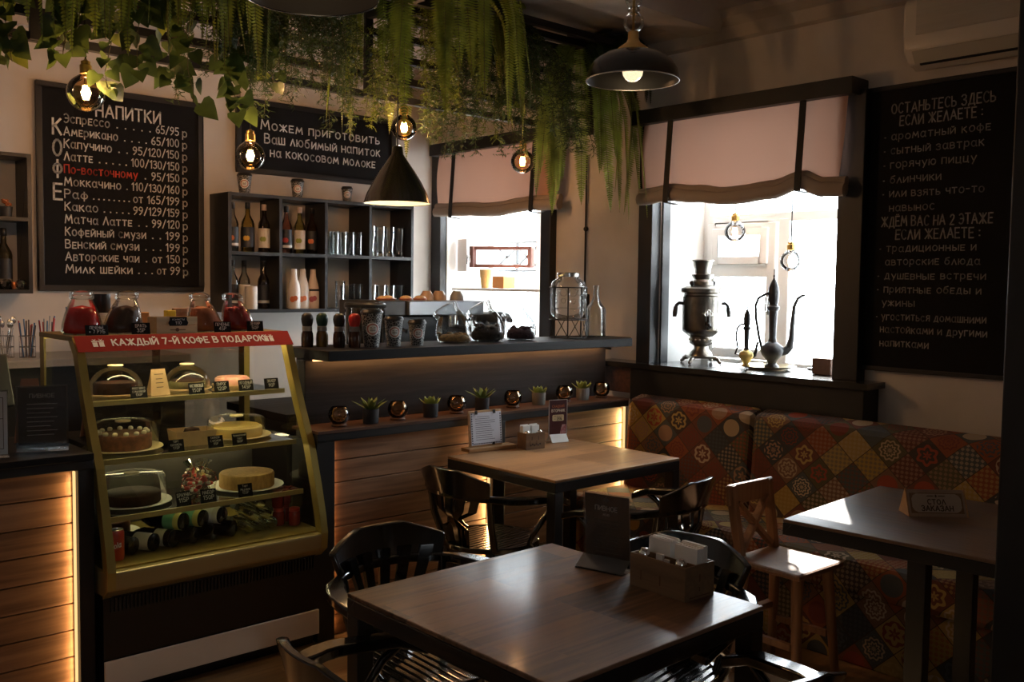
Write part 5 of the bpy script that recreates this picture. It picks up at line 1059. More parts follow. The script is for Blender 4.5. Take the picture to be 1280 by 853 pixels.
for i, (x, y, z) in enumerate(((1.968, 3.62, DK+.0005), (2.021, 3.58, DK+.0005), (2.02, 3.665, DK+.0005), (1.966, 3.625, DK+.0765), (2.02, 3.66, DK+.0765))):
    t = thing('jam_jar', ('red jam jar on the deck beside the water bottles', 'red jam jar in the front right corner of the deck', 'red jam jar behind the front corner one', 'red jam jar stacked on top, left', 'red jam jar stacked on top, right')[i], 'jar', (x, y, z))
    MB().lathe([(.001, 0), (.022, 0), (.026, .006), (.026, .05), (.021, .06), (.001, .06)], 18).build('jar_body', P('jam_red', (.22, .012, .01), .08, coat=.5), t, smooth=50); MB().lathe([(.0225, .0602), (.023, .074), (.02, .0755), (.001, .0755)], 16).build('lid', P('lid_red', (.4, .03, .02), .3), t, smooth=40)

# ---------------------------------------------------------------- on top of the display
TZ = 1.3355
def biscuit_jar(label, x, fillmat, rz, s, lean, cont, h=.125):
    t = thing('biscuit_jar', label, 'jar', (x, 3.89, TZ), rz); h *= 1.2
    prof = [(.001, 0), (.066, 0), (.073, .008), (.071, .03), (.060, .065), (.047, .092), (.040, .103), (.038, .108), (.043, .112), (.043, .120), (.040, .122)]
    def L(pr_): return [(r*s, z*s*h/.125) for r, z in pr_]
    sh = Matrix(((1, 0, lean, 0), (0, 1, 0, 0), (0, 0, 1, 0), (0, 0, 0, 1)))
    MB().lathe(L(prof), 26, sh, cap=False).build('jar_body', clear_s, t, smooth=60)
    MB().lathe(L([(.043, .1225), (.042, .130), (.025, .137), (.001, .138)]), 22, sh).build('glass_lid', clear_s, t, smooth=50)
    m = MB(); rd = random.Random(int(x*977)); hh = .085*s*h/.125
    m.lathe(L([(.001, .004), (.060, .004), (.066, .012), (.063, .03), (.053, .060), (.043, .082), (.001, .090)]), 22, sh)
    for q in range(34):
        z = rd.uniform(.008, hh); r_ = (.062-.24*max(0, z/s/1.2-.03))*s; a = rd.uniform(0, 2*PI)
        m.sphere((r_*.74*math.cos(a)+lean*z, r_*.74*math.sin(a), z), rd.uniform(.010, .014)*s, 8, (1, 1, .75))
    o = m.build('jar_contents', fillmat, None, loc=(x, 3.89, TZ), rot=(0, 0, rz), smooth=60); o['kind'] = 'stuff'; tag(o, cont, 'sweets'); return t
biscuit_jar('lidded glass jar at the left end of the display top', 1.262, P('wrap_red', (.50, .012, .012), .25), 0, 1.05, 0, 'red wrapped sweets inside the leftmost jar on the display')
biscuit_jar('lidded glass jar second from left on the display top', 1.415, P('sweets_dark', (.05, .022, .014), .3), 0, 1.05, .15, 'dark sweets inside the second jar on the display')
biscuit_jar('lidded leaning glass jar right of the wooden tag box', 1.775, P('biscuit_orange', (.30, .09, .03), .55), 0, 1.0, -.22, 'orange-brown biscuits inside the third jar on the display')
biscuit_jar('lidded leaning glass jar at the right end of the display top', 1.925, P('wrap_cherry', (.24, .012, .016), .25), 0, 1.0, -.22, 'dark red sweets inside the rightmost jar on the display')
price_card('black price card leaning at the red sweets jar', 1.285, 3.79, TZ, ('ПЕЧЕНЬЕ', '+ 7 РУБ'), .085, .04)
price_card('black price card leaning at the dark sweets jar', 1.455, 3.79, TZ, ('БРАТЬ', '35Р'), .07, .046, rz=-10)
price_card('black price card in front of the orange-brown biscuits', 1.80, 3.79, TZ, ('ПЕЧЕНЬЕ', '45Р'), .07, .045, rz=-12)
price_card('black price card at the right corner of the display top', 1.955, 3.80, TZ, ('ЗЕФИР', '50Р'), .07, .045, rz=-14)
t = thing('wooden_box', 'small plywood box with black 110 tag on the display top', 'box', (1.605, 3.84, TZ))
m = MB()
for z in (0, .0345): m.box(-.085, .085, -.045, -.040, z, z+.032)
m.box(-.085, -.080, -.040, .05, 0, .066).box(.080, .085, -.040, .05, 0, .066).box(-.08, .08, .045, .05, 0, .066).box(-.08, .08, -.04, .045, 0, .004)
m.build('crate', P('pale_plywood', (.48, .35, .19), .7, noise=.2, nscale=(12, 60, 60)), t)
MB().prism([(-.036, -.002), (-.042, .010), (-.036, .022), (-.036, .034), (.036, .034), (.036, .022), (.042, .010), (.036, -.002)], .0455, .0475, Matrix(((1, 0, 0, .004), (0, 0, -1, 0), (0, 1, 0, .032), (0, 0, 0, 1)))).build('tag_plate', chalk_m, t)
m = MB(); write(m, '110', (.004, -.0482, .036), (1, 0, 0), (0, 0, 1), .012, .024, 'c'); write(m, 'КОНФЕТЫ', (.004, -.0482, .053), (1, 0, 0), (0, 0, 1), .006, .05, 'c'); m.build('chalk_lettering', chalk_w, t, recalc=False)
m = MB(); m.box(-.03, .035, -.0465, -.0455, .012, .0155); m.lathe([(.006, 0), (.008, .001), (.006, .002)], 10, T(.0, -.0455, .014, 0, R(90))); m.build('burnt_mark', P('burnt', (.10, .045, .02), .8), t)
tag(MB().box(-.022, .022, -.014, .014, 0, .088).build('tea_packet', P('packet_yellow', (.60, .48, .03), .5), loc=(1.655, 3.99, TZ), bevel=.003, rot=(0, 0, R(15))), 'small bright yellow packet behind the wooden tag box', 'packet')
tag(MB().box(-.03, .03, -.014, .014, 0, .095).build('photo_packet', P('packet_brown', (.36, .19, .11), .5, noise=.6, nscale=(30, 30, 30)), loc=(1.715, 4.03, TZ), bevel=.003), 'brown printed packet behind the wooden tag box', 'packet')
tag(MB().box(-.03, .03, -.012, .012, 0, .08).build('orange_packet', P('packet_peach', (.68, .36, .14), .6), loc=(1.545, 4.02, TZ), bevel=.003, rot=(0, 0, R(-12))), 'peach-orange packet left of the wooden tag box', 'packet')
for x, l, cm in ((1.775, 'little clear bottle with white cap behind the orange-brown biscuits', capw), (1.815, 'little clear bottle with green cap behind the orange-brown biscuits', P('cap_leaf', (.05, .16, .06), .4))):
    t = thing('essence_bottle', l, 'bottle', (x-.01, 4.05, TZ)); MB().lathe([(.001, 0), (.016, 0), (.017, .004), (.017, .06), (.009, .072), (.009, .078)], 16).build('bottle_body', clear_s, t, smooth=50); MB().lathe([(.011, .0785), (.011, .098), (.001, .099)], 14).build('cap', cm, t, smooth=40)
c0 = None
for i in range(9):
    if c0 is None: c0 = c = tag(MB().lathe([(.001, 0), (.034, 0), (.0365, .006), (.0365, .008), (.034, .0084), (.001, .0084)], 18).build('white_cup', paper_m, smooth=30), 'white paper cup in the nested stack behind the leftmost jar', 'cup', 'white cups in the nested stack')
    else: c = c0.copy(); COL.objects.link(c)
    c.location = (1.405, 4.09, TZ+i*.0085)
tag(MB().lathe([(.001, 0), (.034, 0), (.036, .003), (.036, .079), (.001, .08)], 18).build('black_cup', capk, loc=(1.405, 4.09, TZ+.077), smooth=40), 'black paper cup standing upside down on the white cup stack', 'cup')

# ---------------------------------------------------------------- left end: back shelf, holders
t = thing('back_sideboard', 'grey-topped sideboard along the back wall at far left', 'sideboard', (.9, 5.3, 0))
local(MB().box(-.4, 2.2, 5.02, 5.58, 1.112, 1.15), t).build('sideboard_top', P('grey_top', (.30, .29, .28), .4), t, bevel=.003); local(MB().box(-.38, 2.18, 5.06, 5.58, 0, 1.111), t).build('cabinet', black_m, t)
SB = 1.1505
def holder(label, x, y, r, h, n, kind, cols, seed, where):
    t = thing('utensil_holder', label, 'holder', (x, y, SB)); rd = random.Random(seed)
    m = MB()
    for z in (.002, h*.5, h): m.tube(arc(0, 0, r, r, 0, 360, 18, z), .002, 4)
    for k_ in range(12): m.tube([(r*math.cos(k_*PI/6), r*math.sin(k_*PI/6), 0), (r*math.cos(k_*PI/6), r*math.sin(k_*PI/6), h)], .0015, 4)
    m.build('wire_cup', steel_m, t)
    for k_ in range(n):
        a = rd.uniform(0, 2*PI); L = h*rd.uniform(1.45, 1.75); c = k_ % len(cols); mm_ = MB()
        p0 = Vector((r*.5*math.cos(a), r*.5*math.sin(a), .004)); p1 = p0+Vector((r*.55*math.cos(a+.5), r*.55*math.sin(a+.5), L))
        if kind == 'straw': mm_.tube([p0, p1], .0035, 6)
        else: mm_.tube([p0, p0.lerp(p1, .8)], .0025, 5).sphere(tuple(p1), .012, 8, (1, .5, 1.5))
        tag(mm_.build('drinking_straw' if kind == 'straw' else 'spoon', cols[c][1], loc=(x, y, SB)), cols[c][0]+(' drinking straw standing in the ' if kind == 'straw' else ' spoon standing in the ')+where, 'straw' if kind == 'straw' else 'spoon', ('straws' if kind == 'straw' else 'spoons')+' in the '+where)
    return t
sb, sr, sw = P('straw_blue', (.06, .16, .34), .4), P('straw_red', (.38, .04, .04), .4), P('straw_grey', (.30, .34, .38), .4)
holder('low round wire cup at the left, holding brown and red straws', 1.42, 5.2, .038, .11, 10, 'straw', [('brown', P('straw_brown', (.09, .05, .03), .5)), ('red', sr), ('blue', sb)], 1, 'low wire cup at the left')
holder('round wire cup behind the display corner, holding blue and red straws', 1.50, 5.15, .036, .12, 12, 'straw', [('blue', sb), ('grey', sw), ('red', sr)], 2, 'wire cup behind the display corner')
holder('leftmost round wire cup, holding steel spoons', 1.32, 5.25, .05, .11, 10, 'spoon', [('steel', steel_m)], 4, 'leftmost wire cup')
holder('round wire cup just left of the leftmost jar, holding tall straws', 1.645, 5.2, .036, .15, 9, 'straw', [('blue', sb), ('grey', sw), ('yellow', P('straw_yellow', (.5, .45, .05), .5))], 6, 'wire cup beside the leftmost jar')
bottle('dark spirit bottle standing on the left wall shelf', (1.385, 5.47, 1.4935), P('spirit_dark', (.02, .017, .008), .1), lk, capk, h=.32, r=.042, lab2=P('label_gilt', (.2, .17, .12), .5), name='spirit_bottle')
for x, z, l in ((1.415, 1.575, 'clear faceted glass ball hanging before the dark spirit bottle'), (1.478, 1.575, 'second clear faceted glass ball by the shelf edge')):
    pass
t = thing('crystal_ornament', 'pair of faceted clear crystal balls on the left wall shelf', 'ornament', (1.418, 5.415, 1.4935))
bm_ = MB()
for x in (-.035, .035): bm_.sphere((x, 0, .029), .028, 10)
bm_.build('crystal_balls', glass('crystal', (.8, .78, .76), 2.6, .02, .2), t); MB().lathe([(.008, .003), (.012, .024), (.008, .04)], 10, T(0, 0, 0)).build('centre_bead', P('bead_copper', (.45, .16, .06), .3, metal=.5), t)
t = thing('small_flower_pot', 'tiny grey pot with orange dried flowers on the left wall shelf', 'plant', (1.40, 5.47, 1.8705))
MB().lathe([(.001, 0), (.028, 0), (.034, .055), (.03, .055), (.001, .045)], 16).build('pot', plastic_g, t, smooth=40); m = MB(); rd = random.Random(5)
for k_ in range(16): a = rd.uniform(0, 6.28); m.sphere((.03*math.cos(a)*rd.random(), .03*math.sin(a)*rd.random(), .06+.03*rd.random()), .010, 7, (1, 1, .6))
m.build('flowers', P('dried_orange', (.48, .17, .07), .8), t, smooth=60)
CZ = .9305
t = thing('acrylic_menu_holder', 'clear acrylic holder with a dark drinks menu on the left counter', 'menu holder', (1.045, 3.66, CZ), R(-17))
MB().box(-.085, .085, -.04, .04, 0, .004).box(-.085, .085, -.004, -.002, .004, .235).box(-.085, .085, .002, .004, .004, .235).build('acrylic_stand', acrylic, t)
MB().box(-.078, .078, -.001, .001, .02, .23).build('menu_sheet', P('menu_dark', (.022, .022, .024), .5), t)
m = MB(); write(m, 'ПИВНОЕ', (.0, -.0045, .192), (1, 0, 0), (0, 0, 1), .014, .08, 'c')
for i in range(8): m.box(-.05, .05-.012*(i % 3), -.0046, -.0045, .168-i*.016, .170-i*.016)
m.build('menu_lettering', P('ink_grey', (.35, .34, .33), .7), t, recalc=False)
t = thing('notice_sheet', 'white printed sheet in a stand at the left edge of the counter', 'sheet', (.835, 3.60, CZ), R(-12))
MB().box(-.08, .08, -.03, .03, 0, .005).box(-.08, .08, -.002, .0, .005, .235).build('stand', acrylic, t); MB().box(-.077, .077, -.004, -.0025, .012, .23).build('paper', P('paper_shade', (.55, .56, .58), .8), t)
m = MB(); ring_frame(m, -.065, .065, -.0046, -.0044, .03, .21, .002); m.v = [(v[0], v[1], v[2]) for v in m.v]
m = MB()
for z0, z1 in ((.03, .032), (.208, .21), (.135, .137)): m.box(-.065, .065, -.0046, -.0042, z0, z1)
m.box(-.065, -.063, -.0046, -.0042, .03, .21).box(.063, .065, -.0046, -.0042, .03, .21); m.build('printed_border', P('ink', (.08, .05, .03), .7), t)
t = thing('card_terminal', 'dark cash terminal with slanted screen behind the white sheet', 'terminal', (.86, 3.86, CZ), R(10))
MB().box(-.10, .10, -.06, .06, 0, .03).box(-.03, .03, -.02, .02, .03, .16).build('terminal_base', plastic_b, t, bevel=.006)
MB().box(-.13, .13, -.015, .015, -.10, .10, T(0, -.02, .24, 0, R(-18))).build('screen', plastic_g, t, bevel=.006)
t = thing('folded_card', 'pinkish folded card standing behind the acrylic menu holder', 'card', (1.065, 3.88, CZ), R(-30))
m = MB(); m.add([(-.05, -.03, 0), (.05, -.03, 0), (.03, 0, .24), (-.03, 0, .24), (-.05, .03, 0), (.05, .03, 0)], [(0, 1, 2, 3), (3, 2, 5, 4)]); m.build('card', P('card_pink', (.42, .20, .13), .8), t, solid=.002)

# ---------------------------------------------------------------- table things
def cutlery_box(label, loc, rz, face='', sc=1.0, wm_=plywood, which='foreground table', scl=(1, 1, 1)):
    t = thing('napkin_box', label, 'napkin holder', loc, rz); t.scale = scl
    a, b, h = .095*sc, .058*sc, .088*sc
    m = MB(); m.box(-a, a, -b, -b+.004, 0, h).box(-a, a, b-.004, b, 0, h).box(-a, -a+.004, -b+.004, b-.004, 0, h).box(a-.004, a, -b+.004, b-.004, 0, h).box(-a+.004, a-.004, -b+.004, b-.004, 0, .004).box(-a+.004, a-.004, -.004, 0, .004, h*.95)
    m.build('wooden_box', wm_, t)
    def inside(o, label_, cat_):
        o.location = loc; o.rotation_euler = (0, 0, rz); o.scale = scl; return tag(o, label_, cat_)
    for i, x in enumerate((-a*.48, a*.48)):
        m = MB(); rd = random.Random(i+3)
        for k_ in range(9): m.box(x-a*.40, x+a*.40, .002+k_*.0046*sc, .002+k_*.0046*sc+.0043*sc, .006, h+.038*sc+rd.uniform(-.004, .003))
        inside(m.build('napkin_bundle', paper_m, bevel=.0012), ('left' if i == 0 else 'right')+' bundle of white napkins in the napkin box on the '+which, 'napkins')
    for x, nm in ((-a*.72, 'left'), (a*.62, 'right')):
        e = inside(bpy.data.objects.new('shaker', None), nm+' glass shaker with chrome cap in the napkin box on the '+which, 'shaker'); COL.objects.link(e)
        MB().lathe([(.001, .006), (.014, .006), (.014, h*.8), (.010, h*.85)], 14, T(x, -b*.55, 0)).build('shaker_body', clear_s, e, smooth=40)
        MB().lathe([(.0145, h*.86), (.0145, h*1.05), (.009, h*1.14), (.001, h*1.15)], 14, T(x, -b*.55, 0)).build('shaker_cap', chrome_m, e, smooth=40)
    for q, (x0, x1, y1, z1) in enumerate(((-a*.25, -a*.02, -b*.48, h*1.1), (a*.05, a*.2, -b*.52, h*1.0))):
        inside(MB().box(x0, x1, -b*.62, y1, .006, z1).build('sugar_sachet', paper_m), ('taller' if q == 0 else 'shorter')+' white sugar sachet in the napkin box on the '+which, 'sachet')
    m = MB()
    for x in (-a*.6, a*.1): m.box(x, x+.0035, -b-.0006, -b, h*.25, h*.55)
    m.box(a, a+.0006, -.002, .0015, h*.22, h*.34).box(a, a+.0006, -.002, .0015, h*.5, h*.72).box(a, a+.0006, -b*.7, b*.7, h*.06, h*.09)
    m.build('cut_slots', P('burnt', (.10, .045, .02), .8), t)
    if face:
        m = MB()
        for i in range(6): m.sphere((-a*.5+i*a*.2, -b-.0002, h*(.25+.06*(i % 2))), .004, 6, (1.6, .1, 1))
        for i, x in enumerate((-a*.4, a*.3)): m.box(x, x+.003, -b-.0008, -b, h*.55, h*.8)
        m.build('burnt_emblem', P('burnt2', (.05, .03, .02), .8), t)
    return t
cutlery_box('plywood napkin box on the foreground table, dark against the light', (1.985, 1.535, .7505), R(-93))
nb2 = cutlery_box('small wooden napkin box between clipboard and red sign on the counter-side table', (3.195, 3.35, .7505), R(-8), 'x', .72, which='counter-side table', scl=(.82, .9, 1.25))
# acrylic menu stand on the foreground table
t = thing('table_menu_stand', 'black beer menu in a clear acrylic stand on the foreground table', 'menu holder', (2.0, 1.775, .7505), R(-76))
MB().box(-.075, .075, -.055, .004, 0, .003).box(-.075, .075, -.0005, .0015, .003, .215, T(0, 0, 0, 0, R(4))).build('acrylic_stand', acrylic, t)
MB().box(-.07, .07, .002, .004, .006, .21, T(0, 0, 0, 0, R(4))).build('menu_sheet', P('menu_black', (.010, .010, .011), .4), t)
MB().add([(-.075, -.052, .004), (.075, -.052, .004), (.075, -.004, .03), (-.075, -.004, .03)], [(0, 1, 2, 3)]).build('front_flap', glass('frost', (.50, .52, .54), 2.2, .2, .16), t, solid=.002)
m = MB(); Yt = Vector((0, -math.sin(R(-4)), math.cos(R(4)))).normalized(); Yt = Vector((0, -math.sin(R(4)), math.cos(R(4))))
write(m, 'ПИВНОЕ', (0, -.0022-.011, .165), (1, 0, 0), Yt, .013, .07, 'c', weight=.01); write(m, 'МЕНЮ', (0, -.0022-.0105, .150), (1, 0, 0), Yt, .006, .02, 'c')
m.build('menu_lettering', P('ink_light', (.42, .41, .40), .7), t, recalc=False)
m = MB(); m.sphere((0, -.0145, .196), .006, 8, (1.6, .1, 1)); m.box(-.002, .002, -.0147, -.0142, .188, .206)
for i in range(10): c = Vector((0, -.0022-.010*(1-i*.09), .135-i*.0115)); m.add([tuple(c+Vector((a, 0, 0))+Yt*b) for a, b in ((-.045+.006*(i % 3), 0), (.05-.008*(i % 4), 0), (.05-.008*(i % 4), .0015), (-.045+.006*(i % 3), .0015))], [(0, 1, 2, 3)])
m.build('menu_lines', P('ink_dim', (.07, .07, .07), .7), t, recalc=False)
# clipboard menu on the counter-side table
t = thing('clipboard_menu', 'light wooden clipboard stand with a printed white menu', 'menu holder', (3.02, 3.44, .7505), R(-6)); t.scale = (1.18, 1, 1.06)
MB().box(-.135, .105, -.035, .035, 0, .018).build('wooden_base', lightwood, t, bevel=.003)
Mx = T(-.03, .0, .018, 0, R(-6))
MB().box(-.083, .083, 0, .006, 0, .165, Mx).build('backboard', lightwood, t, bevel=.003)
MB().box(-.072, .08, -.0018, -.0004, .008, .155, Mx).build('paper_menu', P('paper_blue', (.66, .68, .76), .8), t)
m = MB()
for x in (-.045, .045): m.box(x-.006, x+.006, -.005, -.002, .147, .164, Mx)
m.box(.03, .042, -.005, -.002, .004, .016, Mx); m.build('clip', black_m, t)
m = MB(); rd = random.Random(2)
for i in range(12): m.box(-.05+.01*(i == 0), .05-rd.uniform(0, .03), -.0024, -.0019, .135-i*.0095, .137-i*.0095, Mx)
for i in range(26):
    s_ = i % 2; m.sphere(tuple(Mx @ Vector((-.067 if s_ else .075, -.002, .012+i*.0055))), .0035, 6, (1, .2, 1.2))
for i in range(16): m.sphere(tuple(Mx @ Vector((-.06+i*.0085, -.002, .014))), .003, 6, (1.2, .2, 1))
m.build('printing', P('ink_blue', (.10, .10, .14), .7), t, recalc=False)
# red promotion sign
t = thing('promotion_sign', 'dark red promotion sign on a white foot on the counter-side table', 'sign', (3.43, 3.40, .7505), R(-14))
MB().add([(-.05, -.03, .002), (.05, -.03, .002), (.05, .0, .042), (-.05, .0, .042), (-.05, .03, .002), (.05, .03, .002)], [(0, 1, 2, 3), (3, 2, 5, 4)]).build('foot', P('foot_white', (.85, .85, .84), .4), t, solid=.002)
MB().box(-.052, .052, -.002, .0, .036, .215).build('sign_card', P('sign_maroon', (.055, .010, .014), .45), t)
MB().box(-.0545, -.0522, -.0025, .001, .036, .217).box(-.0545, .0545, -.0025, .001, .2152, .217).box(.0522, .0545, -.0025, .001, .036, .217).build('acrylic_edge', P('edge_white', (.55, .55, .55), .3), t)
m = MB(); write(m, 'ВТОРНИК', (0, -.0027, .155), (1, 0, 0), (0, 0, 1), .013, .078, 'c', weight=.02); m.build('sign_lettering', P('sign_cream', (.70, .62, .48), .7), t, recalc=False)
m = MB(); write(m, 'СЛАДКИЙ', (0, -.0027, .178), (1, 0, 0), (0, 0, 1), .012, .07, 'c', weight=.01); m.build('sign_lettering', P('sign_orange', (.55, .16, .06), .7), t, recalc=False)
m = MB(); m.prism([(-.030, -.014), (.030, -.014), (.034, -.010), (.034, .014), (.030, .018), (-.030, .018), (-.034, .014), (-.034, -.010)], .0021, .0026, Matrix(((1, 0, 0, 0), (0, 0, -1, 0), (0, 1, 0, .122), (0, 0, 0, 1)))); m.build('discount_badge', P('badge', (.66, .55, .32), .6), t)
m = MB(); write(m, 'На десерты', (0, -.003, .130), (1, 0, 0), (0, 0, 1), .006, .046, 'c'); write(m, '- 25%', (0, -.003, .113), (1, 0, 0), (0, 0, 1), .012, .042, 'c', weight=.02); m.build('badge_lettering', P('ink', (.08, .05, .03), .7), t, recalc=False)
m = MB(); m.prism([(.012, 0), (.048, 0), (.048, .05), (.026, .052), (.018, .03)], .0021, .0025, Matrix(((1, 0, 0, 0), (0, 0, -1, 0), (0, 1, 0, .038), (0, 0, 0, 1)))); m.build('cake_picture', P('cake_pic', (.30, .03, .06), .6, noise=.6, nscale=(60, 60, 90), col2=(.55, .42, .40)), t)
# reserved sign on the right table
t = thing('reserved_sign', 'triangular wooden reserved sign reading that the table is booked', 'sign', (3.385, 1.455, .7505), R(-44))
L2 = .105
Mr = Matrix(((0, 0, 1, 0), (1, 0, 0, 0), (0, 1, 0, 0), (0, 0, 0, 1)))
MB().prism([(-.045, 0), (.045, 0), (0, .088)], -L2+.005, L2-.005, Mr).build('card_body', P('card_tan', (.40, .30, .22), .8), t)
for a, b in ((-L2, -L2+.005), (L2-.005, L2)): MB().prism([(-.048, 0), (.048, 0), (0, .093)], a, b, Mr).build('end_plate', lightwood, t)
Yr = Vector((0, .045, .088)).normalized(); Nr = Vector((0, -.088, .045)).normalized()*.0012
m = MB()
def rp(a, b, k_=1): return tuple(Vector((a, -.045, 0))+Yr*b+Nr*k_)
m.add([rp(-L2+.012, .012), rp(L2-.012, .012), rp(L2-.012, .086), rp(-L2+.012, .086)], [(0, 1, 2, 3)]); m.build('corner_ornaments', P('ornament', (.22, .13, .07), .8), t, recalc=False)
m = MB(); m.add([rp(a*(L2-.018)+.0, .049+b*.034, 1.6) for a, b in ((-1, .45), (-.93, .8), (-.78, 1), (.78, 1), (.93, .8), (1, .45), (1, -.45), (.93, -.8), (.78, -1), (-.78, -1), (-.93, -.8), (-1, -.45))], [tuple(range(12))]); m.build('cream_field', P('sign_field', (.50, .42, .34), .8), t, recalc=False)
m = MB(); write(m, 'СТОЛ', rp(0, .045, 2.2), (1, 0, 0), Yr, .017, .062, 'c', weight=.02); write(m, 'ЗАКАЗАН', rp(0, .021, 2.2), (1, 0, 0), Yr, .018, .110, 'c', weight=.02)
for a in (-.02, .02): m.add([rp(a-.014, .073, 2.2), rp(a+.014, .073, 2.2), rp(a+.010, .076, 2.2), rp(a-.010, .076, 2.2)], [(0, 1, 2, 3)])
m.add([rp(0, .068, 2.2), rp(.004, .0745, 2.2), rp(0, .081, 2.2), rp(-.004, .0745, 2.2)], [(0, 1, 2, 3)])
m.build('sign_lettering', P('ink', (.08, .05, .03), .7), t, recalc=False)

# ---------------------------------------------------------------- on the window sill
WZ = sill_top+.0005
t = thing('samovar', 'old tarnished metal samovar standing on the window sill', 'samovar', (4.50, 3.305, WZ), R(52))
m = MB(); m.prism([(-.075, -.075), (.075, -.075), (.085, 0), (.075, .075), (-.075, .075), (-.085, 0)], .032, .044)
for sx in (-1, 1):
    for sy in (-1, 1): m.tube([(sx*.06, sy*.06, .034), (sx*.078, sy*.078, .026), (sx*.085, sy*.085, .010)], [.013, .012, .010], 8).sphere((sx*.088, sy*.088, .0105), .0105, 8)
m.build('footed_base', pewter_m, t, smooth=45)
MB().lathe([(.001, .044), (.068, .044), (.060, .065), (.040, .085), (.040, .10), (.062, .115), (.066, .12), (.066, .155), (.082, .165)], 32).build('pedestal', pewter_m, t, smooth=45)
m = MB()
for k_ in range(16): a = 2*PI*k_/16; m.sphere((.0665*math.cos(a), .0665*math.sin(a), .138), .0058, 8)
m.build('vent_holes', P('hole_bright', (.5, .5, .48), .6), t)
MB().lathe([(.082, .165), (.108, .185), (.112, .20), (.112, .385), (.104, .392), (.104, .402), (.122, .410), (.122, .432), (.114, .438), (.06, .452), (.058, .47)], 36).build('body', pewter_m, t, smooth=40)
MB().lathe([(.058, .47), (.048, .485), (.062, .505), (.064, .512), (.044, .515), (.046, .545), (.052, .560), (.056, .585), (.064, .592), (.060, .597), (.045, .588), (.04, .52)], 28).build('crown', pewter_m, t, smooth=40)
for sy in (-1, 1):
    m = MB(); m.tube([(0, sy*.108, .345), (0, sy*.135, .348), (0, sy*.150, .335), (0, sy*.153, .325)], .010, 8); m.build('handle_bracket', dpewter_m, t, smooth=50)
    MB().tube([(0, sy*.154, .326), (0, sy*.158, .29), (0, sy*.160, .268)], [.012, .014, .011], 10).build('handle_grip', P('handle_wood', (.012, .009, .008), .4), t, smooth=50)
MB().sphere((.05, -.075, .462), .018, 12).sphere((-.05, .075, .462), .015, 12).tube([(.05, -.075, .437), (.05, -.075, .45)], .006, 6).tube([(-.05, .075, .437), (-.05, .075, .45)], .006, 6).build('lid_knob', P('handle_wood', (.012, .009, .008), .4), t, smooth=60)
m = MB(); m.tube([(-.105, 0, .235), (-.125, 0, .235), (-.15, 0, .23), (-.165, 0, .215)], [.014, .012, .010, .012], 8); m.tube([(-.138, 0, .20), (-.138, 0, .275)], .009, 8); m.build('tap', dpewter_m, t, smooth=50)
m = MB()
for a, b in ((0, .302), (-.014, .288), (.014, .288)): m.tube([(-.138+.0, a+.009*math.cos(q*PI/6), b+.011*math.sin(q*PI/6)) for q in range(13)], .0035, 6)
m.build('tap_key', P('key_bright', (.6, .6, .58), .35, metal=.8), t, smooth=50)
# tray with two long-spouted jugs
t = thing('round_tray', 'round brass tray under two oriental jugs on the window sill', 'tray', (4.50, 2.865, WZ))
MB().lathe([(.001, .004), (.11, .004), (.135, .010), (.155, .016), (.156, .019), (.135, .014), (.11, .008), (.001, .008)], 36).lathe([(.09, 0), (.10, 0), (.10, .004), (.09, .004)], 24, cap=False).build('tray_dish', P('tray_brass', (.38, .32, .20), .4, metal=.9), t, smooth=45)
TRZ = WZ+.0085
def jug(label, loc, rz, k, prof, spout, handle, mb_, ms):
    t = thing('oriental_jug', label, 'jug', loc, rz)
    MB().lathe([(r_*k, z*k) for r_, z in prof[0]], 26).build('belly', mb_, t, smooth=50)
    MB().lathe([(r_*k, z*k) for r_, z in prof[1]], 22).build('neck', ms, t, smooth=50)
    MB().lathe([(r_*k, z*k) for r_, z in prof[2]], 20).build('pointed_lid', ms, t, smooth=50)
    MB().tube([(x*k, 0, z*k) for x, z in spout[0]], [r_*k*1.35 for r_ in spout[1]], 10).build('spout', ms, t, smooth=60)
    MB().tube([(x*k, 0, z*k) for x, z in handle], (.0085*k+.001), 7).build('handle', ms, t, smooth=60)
    return t
big = ([(.001, 0), (.048, 0), (.046, .012), (.030, .028), (.036, .045), (.068, .085), (.080, .115), (.074, .14), (.045, .165), (.030, .175)], [(.030, .176), (.024, .20), (.026, .30), (.031, .38), (.030, .385), (.041, .395), (.043, .412), (.030, .425)], [(.028, .426), (.034, .45), (.037, .50), (.034, .54), (.022, .575), (.008, .60), (.005, .615), (.009, .620), (.004, .63), (.004, .665), (.001, .668)])
jug('tall dark oriental jug with long curved spout on the tray', (4.515, 2.845, TRZ), R(-50), .80, big, ([(.062, .11), (.09, .115), (.115, .14), (.125, .20), (.130, .32), (.138, .42), (.160, .47), (.19, .492), (.205, .49)], [.024, .022, .020, .014, .011, .009, .008, .0075, .007]), [(-.028, .505), (-.05, .50), (-.10, .47), (-.118, .42), (-.112, .33), (-.09, .21), (-.075, .15), (-.07, .12)], dpewter_m, dpewter_m)
jug('small brass-bellied oriental jug beside the taller one on the tray', (4.46, 2.972, TRZ), R(-50), .52, big, ([(.062, .11), (.085, .12), (.10, .16), (.105, .22), (.118, .26)], [.02, .017, .013, .010, .009]), [(-.028, .445), (-.07, .44), (-.10, .40), (-.11, .31), (-.09, .20), (-.115, .13), (-.07, .12)], P('old_brass', (.45, .34, .13), .35, metal=.9), dpewter_m)
tag(MB().box(-.05, .05, -.055, .05, 0, .085).build('wooden_block', P('walnut_box', (.11, .05, .03), .5, noise=.3, nscale=(8, 40, 8)), loc=(4.47, 2.50, WZ), bevel=.004), 'reddish-brown wooden box on the right end of the window sill', 'box')
tag(MB().box(-.03, .03, -.08, .08, 0, .012).build('metal_dish', steel_m, loc=(4.66, 2.62, WZ), bevel=.004), 'low bright metal dish near the window glass on the sill', 'dish')

